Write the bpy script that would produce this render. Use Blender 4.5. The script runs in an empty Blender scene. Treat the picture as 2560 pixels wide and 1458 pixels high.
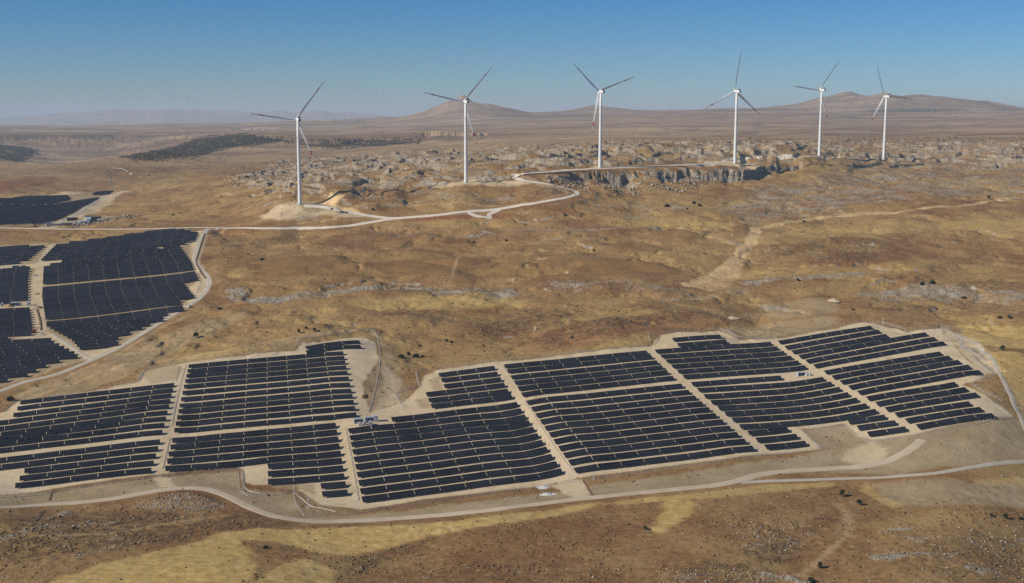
import bpy, bmesh, math, random
import numpy as np
from mathutils import Vector, Matrix, Euler
rad = math.radians
random.seed(7)
RNG = np.random.default_rng(11)
S = bpy.context.scene
COL = S.collection

# ------------------------------------------------------------------ camera, sky, sun, exposure
F_PX, CX, CY = 2933.0, 1280.0, 729.0
PITCH = math.atan((729.0 - 280.0) / F_PX)
CAM_Z = 300.0
cam_data = bpy.data.cameras.new('camera')
cam_data.sensor_width = 36.0
cam_data.lens = F_PX / 2560.0 * 36.0
cam_data.clip_start = 1.0
cam_data.clip_end = 200000.0
cam = bpy.data.objects.new('camera', cam_data)
cam.location = (0, 0, CAM_Z)
cam.rotation_euler = (math.pi / 2 - PITCH, 0, 0)
COL.objects.link(cam)
S.camera = cam

SUN_H = Vector((-0.90, -0.42)).normalized()
SUN_EL = rad(32)
SUN_DIR = Vector((SUN_H.x * math.cos(SUN_EL), SUN_H.y * math.cos(SUN_EL), math.sin(SUN_EL)))
world = bpy.data.worlds.new('World')
S.world = world
world.use_nodes = True
wn, wl = world.node_tree.nodes, world.node_tree.links
wn.clear()
sky = wn.new('ShaderNodeTexSky')
sky.sky_type = 'NISHITA'
sky.sun_disc = False
sky.sun_elevation = SUN_EL
sky.sun_rotation = math.atan2(SUN_H.x, SUN_H.y)
sky.altitude = 1500
sky.air_density = 1.0
sky.dust_density = 0.3
sky.ozone_density = 3.0
bg = wn.new('ShaderNodeBackground')
bg.inputs['Strength'].default_value = 0.062
wo = wn.new('ShaderNodeOutputWorld')
wtc = wn.new('ShaderNodeTexCoord'); wsp = wn.new('ShaderNodeSeparateXYZ'); wl.new(wtc.outputs['Generated'], wsp.inputs[0])
wmr = wn.new('ShaderNodeMapRange'); wmr.interpolation_type = 'SMOOTHSTEP'
wmr.inputs[1].default_value = -0.01; wmr.inputs[2].default_value = 0.13
wl.new(wsp.outputs[2], wmr.inputs[0])
grad = wn.new('ShaderNodeMix'); grad.data_type = 'RGBA'
grad.inputs[6].default_value = (0.60, 0.82, 1.08, 1); grad.inputs[7].default_value = (0.25, 0.69, 1.10, 1)
wl.new(wmr.outputs[0], grad.inputs['Factor'])
tint = wn.new('ShaderNodeMix'); tint.data_type = 'RGBA'; tint.blend_type = 'MULTIPLY'
tint.inputs['Factor'].default_value = 1.0
wl.new(grad.outputs[2], tint.inputs[7])
wl.new(sky.outputs[0], tint.inputs[6])
wl.new(tint.outputs[2], bg.inputs[0])
wl.new(bg.outputs[0], wo.inputs[0])

sun_data = bpy.data.lights.new('sun', 'SUN')
sun_data.energy = 4.1
sun_data.angle = rad(0.5)
sun_data.color = (1.0, 0.915, 0.775)
sun = bpy.data.objects.new('sun', sun_data)
sun.rotation_euler = (-SUN_DIR).to_track_quat('-Z', 'Y').to_euler()
sun.location = (0, 0, 600)
COL.objects.link(sun)

S.view_settings.view_transform = 'Standard'
S.view_settings.look = 'None'
S.view_settings.gamma = 1.0
S.view_settings.exposure = 0.20
S.cycles.volume_bounces = 1
S.cycles.use_denoising = False
S.cycles.max_bounces = 4
S.cycles.diffuse_bounces = 2
S.cycles.transparent_max_bounces = 16
HAZE_DENSITY = 4.4e-5

# ------------------------------------------------------------------ small helpers
def tag(o, label=None, cat=None, group=None, kind=None):
    if label: o['label'] = label
    if cat: o['category'] = cat
    if group: o['group'] = group
    if kind: o['kind'] = kind
    return o

def empty(name, loc=(0, 0, 0), rz=0.0):
    o = bpy.data.objects.new(name, None)
    o.empty_display_size = 1.0
    o.location = loc
    o.rotation_euler = (0, 0, rz)
    COL.objects.link(o)
    return o

def link(name, me, mat=None, parent=None):
    o = bpy.data.objects.new(name, me)
    COL.objects.link(o)
    if mat is not None and not me.materials:
        me.materials.append(mat)
    if parent is not None:
        o.parent = parent
    return o

def mesh_np(name, verts, faces, smooth=False):
    """verts (n,3), faces (m,k) of one size k"""
    verts = np.asarray(verts, dtype=np.float32)
    faces = np.asarray(faces, dtype=np.int32)
    me = bpy.data.meshes.new(name)
    k = faces.shape[1]
    me.vertices.add(len(verts))
    me.vertices.foreach_set('co', verts.ravel())
    me.loops.add(faces.size)
    me.loops.foreach_set('vertex_index', faces.ravel())
    me.polygons.add(len(faces))
    me.polygons.foreach_set('loop_start', np.arange(0, faces.size, k, dtype=np.int32))
    me.polygons.foreach_set('loop_total', np.full(len(faces), k, dtype=np.int32))
    if smooth:
        me.polygons.foreach_set('use_smooth', np.ones(len(faces), dtype=bool))
    me.update(calc_edges=True)
    return me

class MB:
    """collects boxes, tubes and prisms and links them as one mesh object"""
    def __init__(self):
        self.v, self.f = [], []
    def box(self, c, s, rz=0.0, taper=1.0):
        cx, cy, cz = c
        hx, hy, hz_ = s[0] / 2, s[1] / 2, s[2] / 2
        b = len(self.v)
        ca, sa = math.cos(rz), math.sin(rz)
        for z, t in ((-hz_, 1.0), (hz_, taper)):
            for x, y in ((-hx, -hy), (hx, -hy), (hx, hy), (-hx, hy)):
                x *= t; y *= t
                self.v.append((cx + x * ca - y * sa, cy + x * sa + y * ca, cz + z))
        self.f += [tuple(b + i for i in q) for q in ((3, 2, 1, 0), (4, 5, 6, 7), (0, 1, 5, 4), (1, 2, 6, 5), (2, 3, 7, 6), (3, 0, 4, 7))]
        return self
    def tube(self, p, q, r0, r1=None, n=8):
        r1 = r0 if r1 is None else r1
        p, q = Vector(p), Vector(q)
        d = (q - p).normalized()
        a = d.orthogonal().normalized()
        c = d.cross(a)
        b = len(self.v)
        for pt, r in ((p, r0), (q, r1)):
            for i in range(n):
                t = 2 * math.pi * i / n
                self.v.append(tuple(pt + a * (r * math.cos(t)) + c * (r * math.sin(t))))
        for i in range(n):
            j = (i + 1) % n
            self.f.append((b + i, b + j, b + n + j, b + n + i))
        self.f.append(tuple(b + i for i in reversed(range(n))))
        self.f.append(tuple(b + n + i for i in range(n)))
        return self
    def rings(self, rings, cap=True):
        b = len(self.v)
        n = len(rings[0])
        for r in rings:
            self.v += [tuple(p) for p in r]
        for k in range(len(rings) - 1):
            for i in range(n):
                j = (i + 1) % n
                o = b + k * n
                self.f.append((o + i, o + j, o + n + j, o + n + i))
        if cap:
            self.f.append(tuple(b + i for i in reversed(range(n))))
            self.f.append(tuple(b + (len(rings) - 1) * n + i for i in range(n)))
        return self
    def mesh(self, name, smooth=False):
        me = bpy.data.meshes.new(name)
        me.from_pydata(self.v, [], self.f)
        if smooth:
            for p in me.polygons: p.use_smooth = True
        me.update()
        return me
    def build(self, name, mat, parent=None, smooth=False):
        return link(name, self.mesh(name, smooth), mat, parent)

def copy_tree(o, parent=None):
    c = o.copy()
    COL.objects.link(c)
    c.parent = parent
    for ch in o.children:
        copy_tree(ch, c)
    return c

# ------------------------------------------------------------------ noise (numpy)
def _hash(ix, iy, seed):
    h = (ix.astype(np.uint32) * np.uint32(374761393) + iy.astype(np.uint32) * np.uint32(668265263) + np.uint32((seed * 974634777) & 0xffffffff))
    h = (h ^ (h >> np.uint32(13))) * np.uint32(1274126177)
    return h ^ (h >> np.uint32(16))

def pnoise(x, y, seed=0):
    x = np.asarray(x, dtype=np.float64); y = np.asarray(y, dtype=np.float64)
    x0 = np.floor(x); y0 = np.floor(y)
    fx = (x - x0).astype(np.float32); fy = (y - y0).astype(np.float32)
    ix = x0.astype(np.int64); iy = y0.astype(np.int64)
    sx = fx * fx * fx * (fx * (fx * 6 - 15) + 10)
    sy = fy * fy * fy * (fy * (fy * 6 - 15) + 10)
    def g(dx, dy):
        a = _hash((ix + dx) & 0xffffffff, (iy + dy) & 0xffffffff, seed).astype(np.float32) * np.float32(2 * math.pi / 4294967296.0)
        return np.cos(a) * (fx - dx) + np.sin(a) * (fy - dy)
    n0 = g(0, 0); n1 = g(1, 0)
    a = n0 + sx * (n1 - n0)
    n0 = g(0, 1); n1 = g(1, 1)
    b = n0 + sx * (n1 - n0)
    return (a + sy * (b - a)) * 1.5

def fbm(x, y, octv=4, seed=0, gain=0.5):
    out = 0.0; amp = 1.0; tot = 0.0
    for k in range(octv):
        out = out + amp * pnoise(x * (2.03 ** k) + 17.3 * k, y * (2.03 ** k) - 9.1 * k, seed + k)
        tot += amp; amp *= gain
    return out / tot

def sstep(a, b, x):
    t = np.clip((x - a) / (b - a), 0, 1)
    return t * t * (3 - 2 * t)

# ------------------------------------------------------------------ pixel ray -> world
def ray(px, py):
    x = (px - CX) / F_PX; y = (CY - py) / F_PX
    dx = x
    dy = math.cos(PITCH) + y * math.sin(PITCH)
    dz = -math.sin(PITCH) + y * math.cos(PITCH)
    return dx, dy, dz

def project(p):
    v = Vector(p) - Vector((0, 0, CAM_Z))
    d = v.y * math.cos(PITCH) - v.z * math.sin(PITCH)
    u = v.y * math.sin(PITCH) + v.z * math.cos(PITCH)
    return CX + F_PX * v.x / d, CY - F_PX * u / d, d

# surveyed points: photograph pixel and the distance read from table widths and tower heights
CTRL = [
 (-500,1458,530),(0,1458,535),(640,1458,545),(1280,1458,560),(1920,1458,565),(2560,1458,585),(3060,1458,600),
 (-500,1330,585),(0,1300,620),(640,1320,630),(1280,1290,655),(1800,1215,710),(2200,1190,735),(2560,1155,770),(3060,1130,800),
 (1800,1340,620),(2400,1320,640),
 (2560,1040,850),(3060,1000,880),(-400,1010,860),(-400,1230,690),
 (200,875,1030),(300,820,1100),(410,770,1170),(463,712,1275),(130,750,1235),(440,626,1440),(130,640,1420),(400,590,1530),(490,580,1545),
 (-400,760,1230),(-400,640,1450),(0,860,1050),(0,960,930),(620,860,1010),(650,780,1130),
 (500,572,1575),(250,573,1610),(0,570,1640),(-400,570,1650),(750,573,1565),(880,565,1560),(1000,546,1580),(1240,526,1600),(1450,488,1640),
 (640,545,1640),(560,500,1850),(500,530,1780),
 (750,510,1606),(700,522,1600),(850,524,1600),(1165,457,1678),(1250,460,1680),(1000,475,1700),(1100,500,1630),
 (1500,419,1803),(1837,408,1916),(2048,390,2081),(2209,397,2247),(1650,413,1860),(1310,440,1720),
 (1500,468,1700),(1700,468,1740),(1900,450,1830),(1560,500,1640),(1700,520,1600),
 (1300,880,1030),(1200,840,1080),(1050,880,1020),(1300,770,1165),(1000,712,1235),(700,740,1190),(1450,705,1250),(1200,660,1330),(1300,635,1370),(1640,690,1270),
 (1200,592,1490),(1640,580,1500),(800,600,1480),(700,660,1330),(560,660,1350),
 (1900,790,1150),(1800,690,1270),(2050,690,1270),(2300,700,1250),(2400,760,1180),(2560,800,1110),(2560,730,1210),(2000,620,1400),(2300,600,1440),(2300,530,1580),(1890,565,1500),(2560,560,1520),
 (2000,480,1780),(2300,470,1830),(2560,440,1960),(2150,420,2010),(3060,560,1500),(3060,800,1110),(3060,430,2000),(3060,690,1280),
 (-400,500,2150),(0,505,2120),(0,540,1830),(200,490,2280),(275,481,2380),(150,550,1760),
 (300,430,2750),(150,440,2700),(400,450,2450),(560,450,2350),(700,440,2300),(0,440,2650),(-400,440,2650),
 (50,395,3500),(0,372,3900),(250,395,3700),(330,400,3500),(420,385,3900),(520,360,4400),(620,345,5000),(560,395,3600),(700,400,3300),
 (200,350,6200),(100,335,7600),(300,330,8000),(-400,350,6200),(-400,312,13000),(0,312,13000),(300,309,13000),(600,308,13000),
 (850,400,2900),(1000,400,2700),(1000,430,2250),(900,360,4000),(950,335,6200),(1000,312,9500),(900,298,13000),(1150,370,3300),(1300,360,3300),(1300,400,2450),
 (1500,350,3400),(1700,355,3200),(1500,325,5200),(1700,318,5600),(1700,295,8500),(1700,274,13000),(1450,280,13000),(1250,300,9500),
 (2100,360,2900),(2300,360,2900),(2560,350,3000),(2300,335,4200),(2100,320,5500),(2300,305,7000),(2560,300,7000),(2560,330,4300),
 (2000,275,13000),(2560,274,13000),(3060,275,13000),(3060,330,4300),
]
# solar blocks: rows are evenly spaced, so every row end is a survey point (pixel of the upper edge, distance)
BLK = [
 # far-left px, far-right px, near-left px, near-right px, distances fl fr nl nr, fractions of the rows down the picture
 ((51.5,1001.8),(436.3,956.5),(-101,1132.6),(405.9,1073.5),893,925,772,822,(80,143,208,275,340,413,487,565,648)),
 ((-119.5,1157),(399.7,1097.6),(37.7,1207.8),(379,1168.3),752,804,731,752,None),
 ((470.8,911.2),(858,877.6),(434.6,1069.8),(890.5,1029.8),968,1003,830,862,(185,242,298,358,422,495,570,645,710,782,855,933)),
 ((428.9,1094.5),(838.7,1055.9),(411.2,1164.1),(851.1,1125.4),809,848,757,798,(0,16.6,34,51.5,69.5)),
 ((668,1159),(853.9,1143.3),(668,1197),(860,1182.4),768,785,744,760,None),
 ((1095.5,932.3),(1236.2,914.2),(1075.6,1009.2),(1278,983.9),966,979,893,914,(280,330,388,440,497,578)),
 ((1258.9,911.1),(1616.2,875.5),(1302.8,980.8),(1682,938.7),979,1022,914,955,(60,103,155,203,252,305)),
 ((1636.3,873.7),(1926,853.9),(1705.7,936.3),(2012.4,912.7),1025,1060,958,992,(313,378,445,515,585,655)),
 ((1679.4,844.7),(1799.8,836.1),(1691.4,857.3),(1814.5,848.2),1056,1070,1043,1057,None),
 ((1944.4,852.2),(2177.2,814.1),(1977.8,876),(2215.1,834.2),1058,1090,1030,1063,None),
 ((1995.5,887.3),(2313.3,830.6),(2032.6,911.1),(2357.8,852.9),1016,1062,990,1036,None),
 ((869.1,1070.8),(1302.3,1019.7),(902.4,1241.6),(1403.2,1170.1),836,888,721,771,(87,155,220,290,362,435,510,590,670,750)),
 ((976.4,1042.4),(1292.1,1004.1),(976.4,1042.4),(1292.1,1004.1),862,901,862,901,None),
 ((1315.8,1001.1),(1703.7,958.2),(1433.4,1169.1),(1880.8,1113.4),895,937,763,805,(75,137,197,257,317,378,442,507,572,640,712)),
 ((1727,954.5),(1951,938.1),(1908.8,1111.2),(2012.1,1101.1),941,962,812,820,(147,208,277,340,400,462,525,597,665,740,815)),
 ((2057.8,941.6),(2057.8,941.6),(2264.3,1064.8),(2264.3,1064.8),955,955,834,834,(92,142,198,255,312,373,432,493,553,617)),
 ((2059.3,926.6),(2349.7,878.4),(2142.7,976.8),(2447.4,924.2),966,1000,912,945,None),
 ((2164.8,991),(2387.3,953.5),(2288.7,1060.9),(2480.2,1031.2),898,922,834,852,None),
]
BL_UV, BL_Z = [], []
for fl, fr, nl, nr, dfl, dfr, dnl, dnr, ys in BLK:
    ys = ys or (0, 1, 2)
    for k, yv in enumerate(ys):
        f = (yv - ys[0]) / (ys[-1] - ys[0]); g_ = k / (len(ys) - 1)
        lx_, ly_ = fl[0] + (nl[0] - fl[0]) * f, fl[1] + (nl[1] - fl[1]) * f
        rx_, ry_ = fr[0] + (nr[0] - fr[0]) * f, fr[1] + (nr[1] - fr[1]) * f
        dl_, dr_ = dfl + (dnl - dfl) * g_, dfr + (dnr - dfr) * g_
        ns = 1 if abs(rx_ - lx_) < 5 else (3 if abs(rx_ - lx_) < 200 else 5)
        for q_ in range(ns):          # a straight row: 1/distance runs evenly across the picture
            u_ = q_ / (ns - 1) if ns > 1 else 0
            px, py = lx_ + (rx_ - lx_) * u_, ly_ + (ry_ - ly_) * u_
            dx, dy, dz = ray(px, py); t = 1 / ((1 - u_) / dl_ + u_ / dr_)
            X = t * dx; Y = t * dy
            BL_UV.append((X / Y * 1.6, math.log(Y))); BL_Z.append(CAM_Z + t * dz - 2.8)
UV = []; ZZ = []
for px, py, Y in CTRL:
    dx, dy, dz = ray(px, py)
    t = Y / dy
    X = t * dx; Z = CAM_Z + t * dz
    UV.append((X / Y * 1.6, math.log(Y)))
    ZZ.append(Z)
UV = np.array(UV + BL_UV); ZZ = np.array(ZZ + BL_Z)
WGT = np.r_[np.full(len(CTRL), 2.5e-4), np.full(len(BL_Z), 1.0e-3)]
def _tps(d2):
    return np.where(d2 > 1e-12, 0.5 * d2 * np.log(np.maximum(d2, 1e-12)), 0.0)
_n = len(UV)
_K = _tps(((UV[:, None, :] - UV[None, :, :]) ** 2).sum(-1)) + np.diag(WGT)
_P = np.c_[np.ones(_n), UV]
_A = np.block([[_K, _P], [_P.T, np.zeros((3, 3))]])
_w = np.linalg.solve(_A, np.r_[ZZ, np.zeros(3)])

# ------------------------------------------------------------------ terrain grid (a fan of true ground heights)
AZ0, AZ1, NC = rad(-30), rad(30), 1480
az = np.linspace(AZ0, AZ1, NC)
rr = [400.0]
while rr[-1] < 60000:
    r = rr[-1]
    rr.append(r + (max(0.55, 0.85 * r / 600.0) if r < 3000 else r * 0.0062))
rr = np.array(rr); NR = len(rr)
cu = np.linspace(math.tan(AZ0), math.tan(AZ1), 150)
cv = np.linspace(math.log(340.0), math.log(13000.0), 190)
CU, CV = np.meshgrid(cu * 1.6, cv)
q = np.c_[CU.ravel(), CV.ravel()]
Zc = np.zeros(len(q))
for i in range(0, len(q), 4000):
    b = q[i:i + 4000]
    Zc[i:i + 4000] = _tps(((b[:, None, :] - UV[None]) ** 2).sum(-1)) @ _w[:_n] + _w[_n] + b @ _w[_n + 1:]
Zc = Zc.reshape(CU.shape)

AZ, R = np.meshgrid(az, rr)
X = (R * np.sin(AZ)); Y = (R * np.cos(AZ))
fu = (np.clip(X / Y, cu[0], cu[-1]) - cu[0]) / (cu[1] - cu[0])
fv = (np.clip(np.log(np.clip(Y, 341, 12999)), cv[0], cv[-1]) - cv[0]) / (cv[1] - cv[0])
iu = np.clip(fu.astype(int), 0, len(cu) - 2); iv = np.clip(fv.astype(int), 0, len(cv) - 2)
fu = fu - iu; fv = fv - iv
H = (Zc[iv, iu] * (1 - fu) + Zc[iv, iu + 1] * fu) * (1 - fv) + (Zc[iv + 1, iu] * (1 - fu) + Zc[iv + 1, iu + 1] * fu) * fv
del fu, fv, iu, iv

# beyond the plain the land falls away (with the curve of the earth) and far ranges rise out of the haze
far = sstep(13000, 22000, Y)
H = H * (1 - far) + (-160.0) * far - far * 0.0
H -= np.maximum(Y - 5000, 0) ** 2 / (2 * 7.3e6) * sstep(5000, 16000, Y)

def bump(px, py_top, Yd, wx, wy, py_base, pw=1.6):
    """a hill whose top shows at (px, py_top), height above its base line, half widths in metres"""
    dx, dy, dz = ray(px, py_top); t = Yd / dy
    ztop = CAM_Z + t * dz
    dx2, dy2, dz2 = ray(px, py_base); zb = CAM_Z + Yd / dy2 * dz2
    d = np.sqrt(((X - t * dx) / wx) ** 2 + ((Y - Yd) / wy) ** 2)
    return (ztop - zb) * np.exp(-d ** pw)

hills = np.zeros_like(H)
m = Y > 5000
hillsets = [
 (1160, 236, 11500, 200, 400, 287, 1.15), (1150, 258, 11500, 420, 700, 287, 1.9), (1240, 262, 11200, 300, 500, 287, 1.8), (1050, 280, 11200, 300, 700, 287, 1.7),
 (1345, 281, 11600, 400, 700, 287, 1.8), (1480, 267, 12500, 300, 500, 284, 1.6), (1530, 276, 12400, 330, 500, 284, 1.8),
 (2150, 234, 11500, 420, 800, 280, 1.8), (2240, 243, 11500, 500, 800, 280, 2.0), (2340, 237, 11600, 420, 800, 280, 1.9), (2450, 258, 11600, 420, 700, 280, 1.9), (2060, 257, 11500, 400, 700, 280, 1.8),
 (1930, 277, 11500, 500, 700, 284, 1.8),
]
for hs in hillsets:
    hills += bump(*hs)
rid = 1 - np.abs(fbm(X / 900, Y / 1400, 4, 51)) * 2
hills *= np.where(X > 1500, 0.48, 0.62) * (0.72 + 0.50 * rid + 0.10 * fbm(X / 260, Y / 380, 3, 53)) * sstep(6000, 9000, Y) * (1 - sstep(14000, 18000, Y))
rng_n = fbm(AZ * 24.0, Y / 30000, 5, 77)
rng_h = (fbm(AZ * 11.0, Y * 0 + 0.3, 4, 81) * 0.5 + 0.62)
azd = np.degrees(AZ)
prof = np.interp(azd, [-30, -24, -22, -17, -12, -9, -6, -3, 5, 9, 13, 30], [260, 330, 520, 700, 560, 640, 420, 250, 200, 240, 330, 260])
hills += sstep(24000, 38000, Y) * (1 - sstep(44000, 54000, Y)) * prof * (0.72 + 0.28 * rng_h + 0.28 * rng_n)
H += hills
del rid, rng_n, rng_h, prof

# undulation
U = fbm(X / 230, Y / 230, 3, 3)
near_w = 1 - sstep(3500, 7000, R)
H_und = U * 6.5 * near_w + fbm(X / 900, Y / 900, 4, 5) * 26 * sstep(2600, 5000, R) + fbm(X / 3200, Y / 3200, 3, 9) * 30 * sstep(6000, 10000, R)

def hcol(a):
    f = (a - AZ0) / (AZ1 - AZ0) * (NC - 1)
    i = int(min(max(math.floor(f), 0), NC - 2)); t = f - i
    return H[:, i] * (1 - t) + H[:, i + 1] * t

def hz(x, y):
    a = math.atan2(x, y); r = math.hypot(x, y)
    f = (a - AZ0) / (AZ1 - AZ0) * (NC - 1)
    i = int(min(max(math.floor(f), 0), NC - 2)); t = min(max(f - i, 0), 1)
    j = int(np.clip(np.searchsorted(rr, r) - 1, 0, NR - 2)); s = min(max((r - rr[j]) / (rr[j + 1] - rr[j]), 0), 1)
    return float((H[j, i] * (1 - t) + H[j, i + 1] * t) * (1 - s) + (H[j + 1, i] * (1 - t) + H[j + 1, i + 1] * t) * s)

def hz_arr(x, y):
    a = np.arctan2(x, y); r = np.hypot(x, y)
    f = (a - AZ0) / (AZ1 - AZ0) * (NC - 1)
    i = np.clip(np.floor(f).astype(int), 0, NC - 2); t = np.clip(f - i, 0, 1)
    j = np.clip(np.searchsorted(rr, r) - 1, 0, NR - 2); s = np.clip((r - rr[j]) / (rr[j + 1] - rr[j]), 0, 1)
    return (H[j, i] * (1 - t) + H[j, i + 1] * t) * (1 - s) + (H[j + 1, i] * (1 - t) + H[j + 1, i + 1] * t) * s

def at(px, py, lift=0.0):
    """the point where the sight line through a photograph pixel first meets the ground raised by lift"""
    dx, dy, dz = ray(px, py)
    a = math.atan2(dx, dy); tn = dz / math.hypot(dx, dy)
    prof = hcol(a) + lift
    d = prof - (CAM_Z + tn * rr)
    k = int(np.argmax(d >= 0)) if (d >= 0).any() else NR - 1
    if k == 0:
        r = rr[0]
    else:
        s = -d[k - 1] / (d[k] - d[k - 1]) if d[k] != d[k - 1] else 0
        s = min(max(s, 0), 1)
        r = rr[k - 1] + s * (rr[k] - rr[k - 1])
    x, y = r * math.sin(a), r * math.cos(a)
    return Vector((x, y, hz(x, y)))

def atl(pts):
    return [at(*p) for p in pts]

# --- soft masks from outlines and lines on the ground
def polymask(pts, edge=3.0, warp=None, wamp=0.0):
    """1 inside the outline, 0 outside, soft edge in metres"""
    P = np.array([(p.x, p.y) for p in (pts if isinstance(pts[0], Vector) else atl(pts))])
    pad = edge * 2 + wamp * 2 + 2
    box = (X > P[:, 0].min() - pad) & (X < P[:, 0].max() + pad) & (Y > P[:, 1].min() - pad) & (Y < P[:, 1].max() + pad)
    out = np.zeros_like(H, dtype=np.float32)
    x = X[box]; y = Y[box]
    if x.size == 0: return out
    ins = np.zeros(x.shape, bool); dm = np.full(x.shape, 1e18)
    for k in range(len(P)):
        x0, y0 = P[k]; x1, y1 = P[(k + 1) % len(P)]
        c = ((y0 > y) != (y1 > y))
        if y1 != y0:
            ins ^= c & (x < (x1 - x0) * (y - y0) / (y1 - y0) + x0)
        vx, vy = x1 - x0, y1 - y0
        L = vx * vx + vy * vy + 1e-9
        t = np.clip(((x - x0) * vx + (y - y0) * vy) / L, 0, 1)
        dm = np.minimum(dm, (x - x0 - t * vx) ** 2 + (y - y0 - t * vy) ** 2)
    sd = np.where(ins, 1, -1) * np.sqrt(dm)
    if warp is not None and wamp:
        sd = sd + warp[box] * wamp
    out[box] = sstep(-edge, edge, sd)
    return out

def linemask(pts, width, edge=1.5, warp=None, wamp=0.0):
    P = np.array([(p.x, p.y) for p in (pts if isinstance(pts[0], Vector) else atl(pts))])
    pad = width + edge * 2 + wamp * 2 + 2
    out = np.zeros_like(H, dtype=np.float32)
    box = (X > P[:, 0].min() - pad) & (X < P[:, 0].max() + pad) & (Y > P[:, 1].min() - pad) & (Y < P[:, 1].max() + pad)
    x = X[box]; y = Y[box]
    if x.size == 0: return out
    dm = np.full(x.shape, 1e18)
    for k in range(len(P) - 1):
        x0, y0 = P[k]; x1, y1 = P[k + 1]
        vx, vy = x1 - x0, y1 - y0
        L = vx * vx + vy * vy + 1e-9
        t = np.clip(((x - x0) * vx + (y - y0) * vy) / L, 0, 1)
        dm = np.minimum(dm, (x - x0 - t * vx) ** 2 + (y - y0 - t * vy) ** 2)
    sd = width / 2 - np.sqrt(dm)
    if warp is not None and wamp:
        sd = sd + warp[box] * wamp
    out[box] = sstep(-edge, edge, sd)
    return out

# ------------------------------------------------------------------ outlines traced on the ground (photograph pixels)
ROAD_FRONT = [(-120,1272),(0,1268),(110,1262),(210,1255),(300,1244),(390,1228),(460,1221),(520,1224),(570,1241),(620,1266),(670,1286),(730,1298),(800,1304),(860,1303),(980,1297),(1100,1288),(1250,1272),(1400,1253),(1500,1242),(1600,1232),(1700,1222),(1780,1214),(1840,1203),(1900,1187),(1970,1178),(2060,1172),(2140,1167),(2210,1155),(2250,1138),(2280,1120),(2305,1100)]
ROAD_BRANCH = [(1850,1207),(1920,1203),(2020,1200),(2130,1196),(2240,1191),(2340,1183),(2430,1168),(2500,1158),(2580,1153),(2700,1148)]
ROAD_UPPER = [(-150,570),(0,570),(100,572),(200,573),(330,573),(420,571),(480,569),(540,570),(600,570),(650,571),(700,571),(735,571),(765,571),(790,570),(830,568),(870,565),(930,555),(1000,545),(1100,537),(1200,527),(1280,517),(1350,506),(1410,495),(1440,486),(1437,478),(1400,467),(1350,457),(1305,450),(1285,444),(1285,440),(1320,434),(1400,427),(1500,421),(1600,417),(1700,413),(1790,409)]
ROAD_PAD = [(760,515),(800,517),(840,524),(880,532),(920,539),(970,545),(1010,545)]
ROAD_WEST = [(-60,1000),(0,978),(60,956),(140,936),(220,905),(300,868),(360,832),(420,795),(470,765),(500,745),(518,722),(523,705),(517,690),(500,672),(490,655),(488,640),(494,620),(503,598),(512,582),(520,572)]
ROADS_ALL = [ROAD_FRONT, ROAD_BRANCH, ROAD_UPPER, ROAD_PAD, ROAD_WEST]
PAD_EAST = [(925,1030),(1010,1005),(1050,968),(1062,938),(1100,924),(1240,904),(1480,880),(1625,866),(1655,837),(1800,826),(1845,850),(1935,847),(2060,826),(2180,808),(2265,832),(2300,824),(2345,822),(2375,850),(2415,900),(2470,928),(2452,952),(2405,962),(2460,985),(2520,1030),(2528,1043),(2290,1086),(2180,1100),(2150,1093),(2110,1060),(2005,1074),(2050,1122),(1900,1137),(1440,1197),(1050,1250),(900,1274),(855,1268),(800,1262),(760,1235),(748,1228),(740,1212),(630,1212),(608,1205),(603,1172),(590,1166),(500,1172),(400,1186),(180,1214),(20,1236),(-120,1250),(-160,1060),(10,1030),(45,1003),(215,980),(345,955),(365,930),(465,908),(740,878),(758,856),(900,843),(940,858),(945,905),(905,960)]
CLEARING_OVAL = [(355,940),(375,924),(440,912),(458,925),(440,950),(380,960)]
WEST_FIELD = [(-160,618),(140,608),(365,580),(470,572),(505,580),(490,612),(485,650),(505,690),(520,705),(500,740),(460,770),(400,805),(300,862),(200,905),(110,935),(20,962),(-160,1000)]
FAR_FIELD = [(-160,500),(30,497),(170,486),(230,484),(285,478),(300,480),(180,545),(130,562),(0,569),(-160,570)]
STRIP_FRONT = [(742,1228),(762,1292),(860,1292),(1000,1278),(1200,1252),(1450,1218),(1700,1184),(1940,1148),(2060,1126),(2008,1074),(2105,1062),(2160,1096),(2290,1086),(2540,1042),(2620,1110),(2580,1150),(2430,1163),(2240,1186),(2060,1178),(1900,1186),(1700,1222),(1400,1253),(1100,1288),(860,1303),(760,1303)]
STRIP_WEST = [(-150,1240),(20,1236),(180,1222),(400,1192),(600,1176),(612,1222),(735,1236),(758,1300),(680,1288),(620,1265),(560,1238),(500,1222),(420,1222),(300,1243),(100,1262),(-150,1270)]
ENCLAVE = [(900,960),(950,905),(960,870),(1000,940),(1030,985),(1000,1010),(925,1028)]
PAD_T1 = [(690,513),(720,508),(790,506),(850,513),(900,530),(950,541),(900,541),(840,530),(780,529),(700,521)]
FILL_T1 = [(648,540),(690,515),(760,528),(800,530),(870,533),(930,541),(870,543),(800,537),(740,547),(700,552),(660,548)]
CUT_T1 = [(803,510),(828,481),(842,490),(862,487),(838,512),(880,521),(918,537),(870,529),(835,519)]
PAD_T2 = [(1085,463),(1140,456),(1210,452),(1290,452),(1330,460),(1300,464),(1220,465),(1130,467)]
PAD_T3 = [(1470,417),(1500,414),(1600,415),(1620,418),(1580,421),(1500,422)]
PAD_T4 = [(1690,413),(1760,407),(1830,403),(1870,404),(1890,409),(1850,414),(1780,416)]

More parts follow.
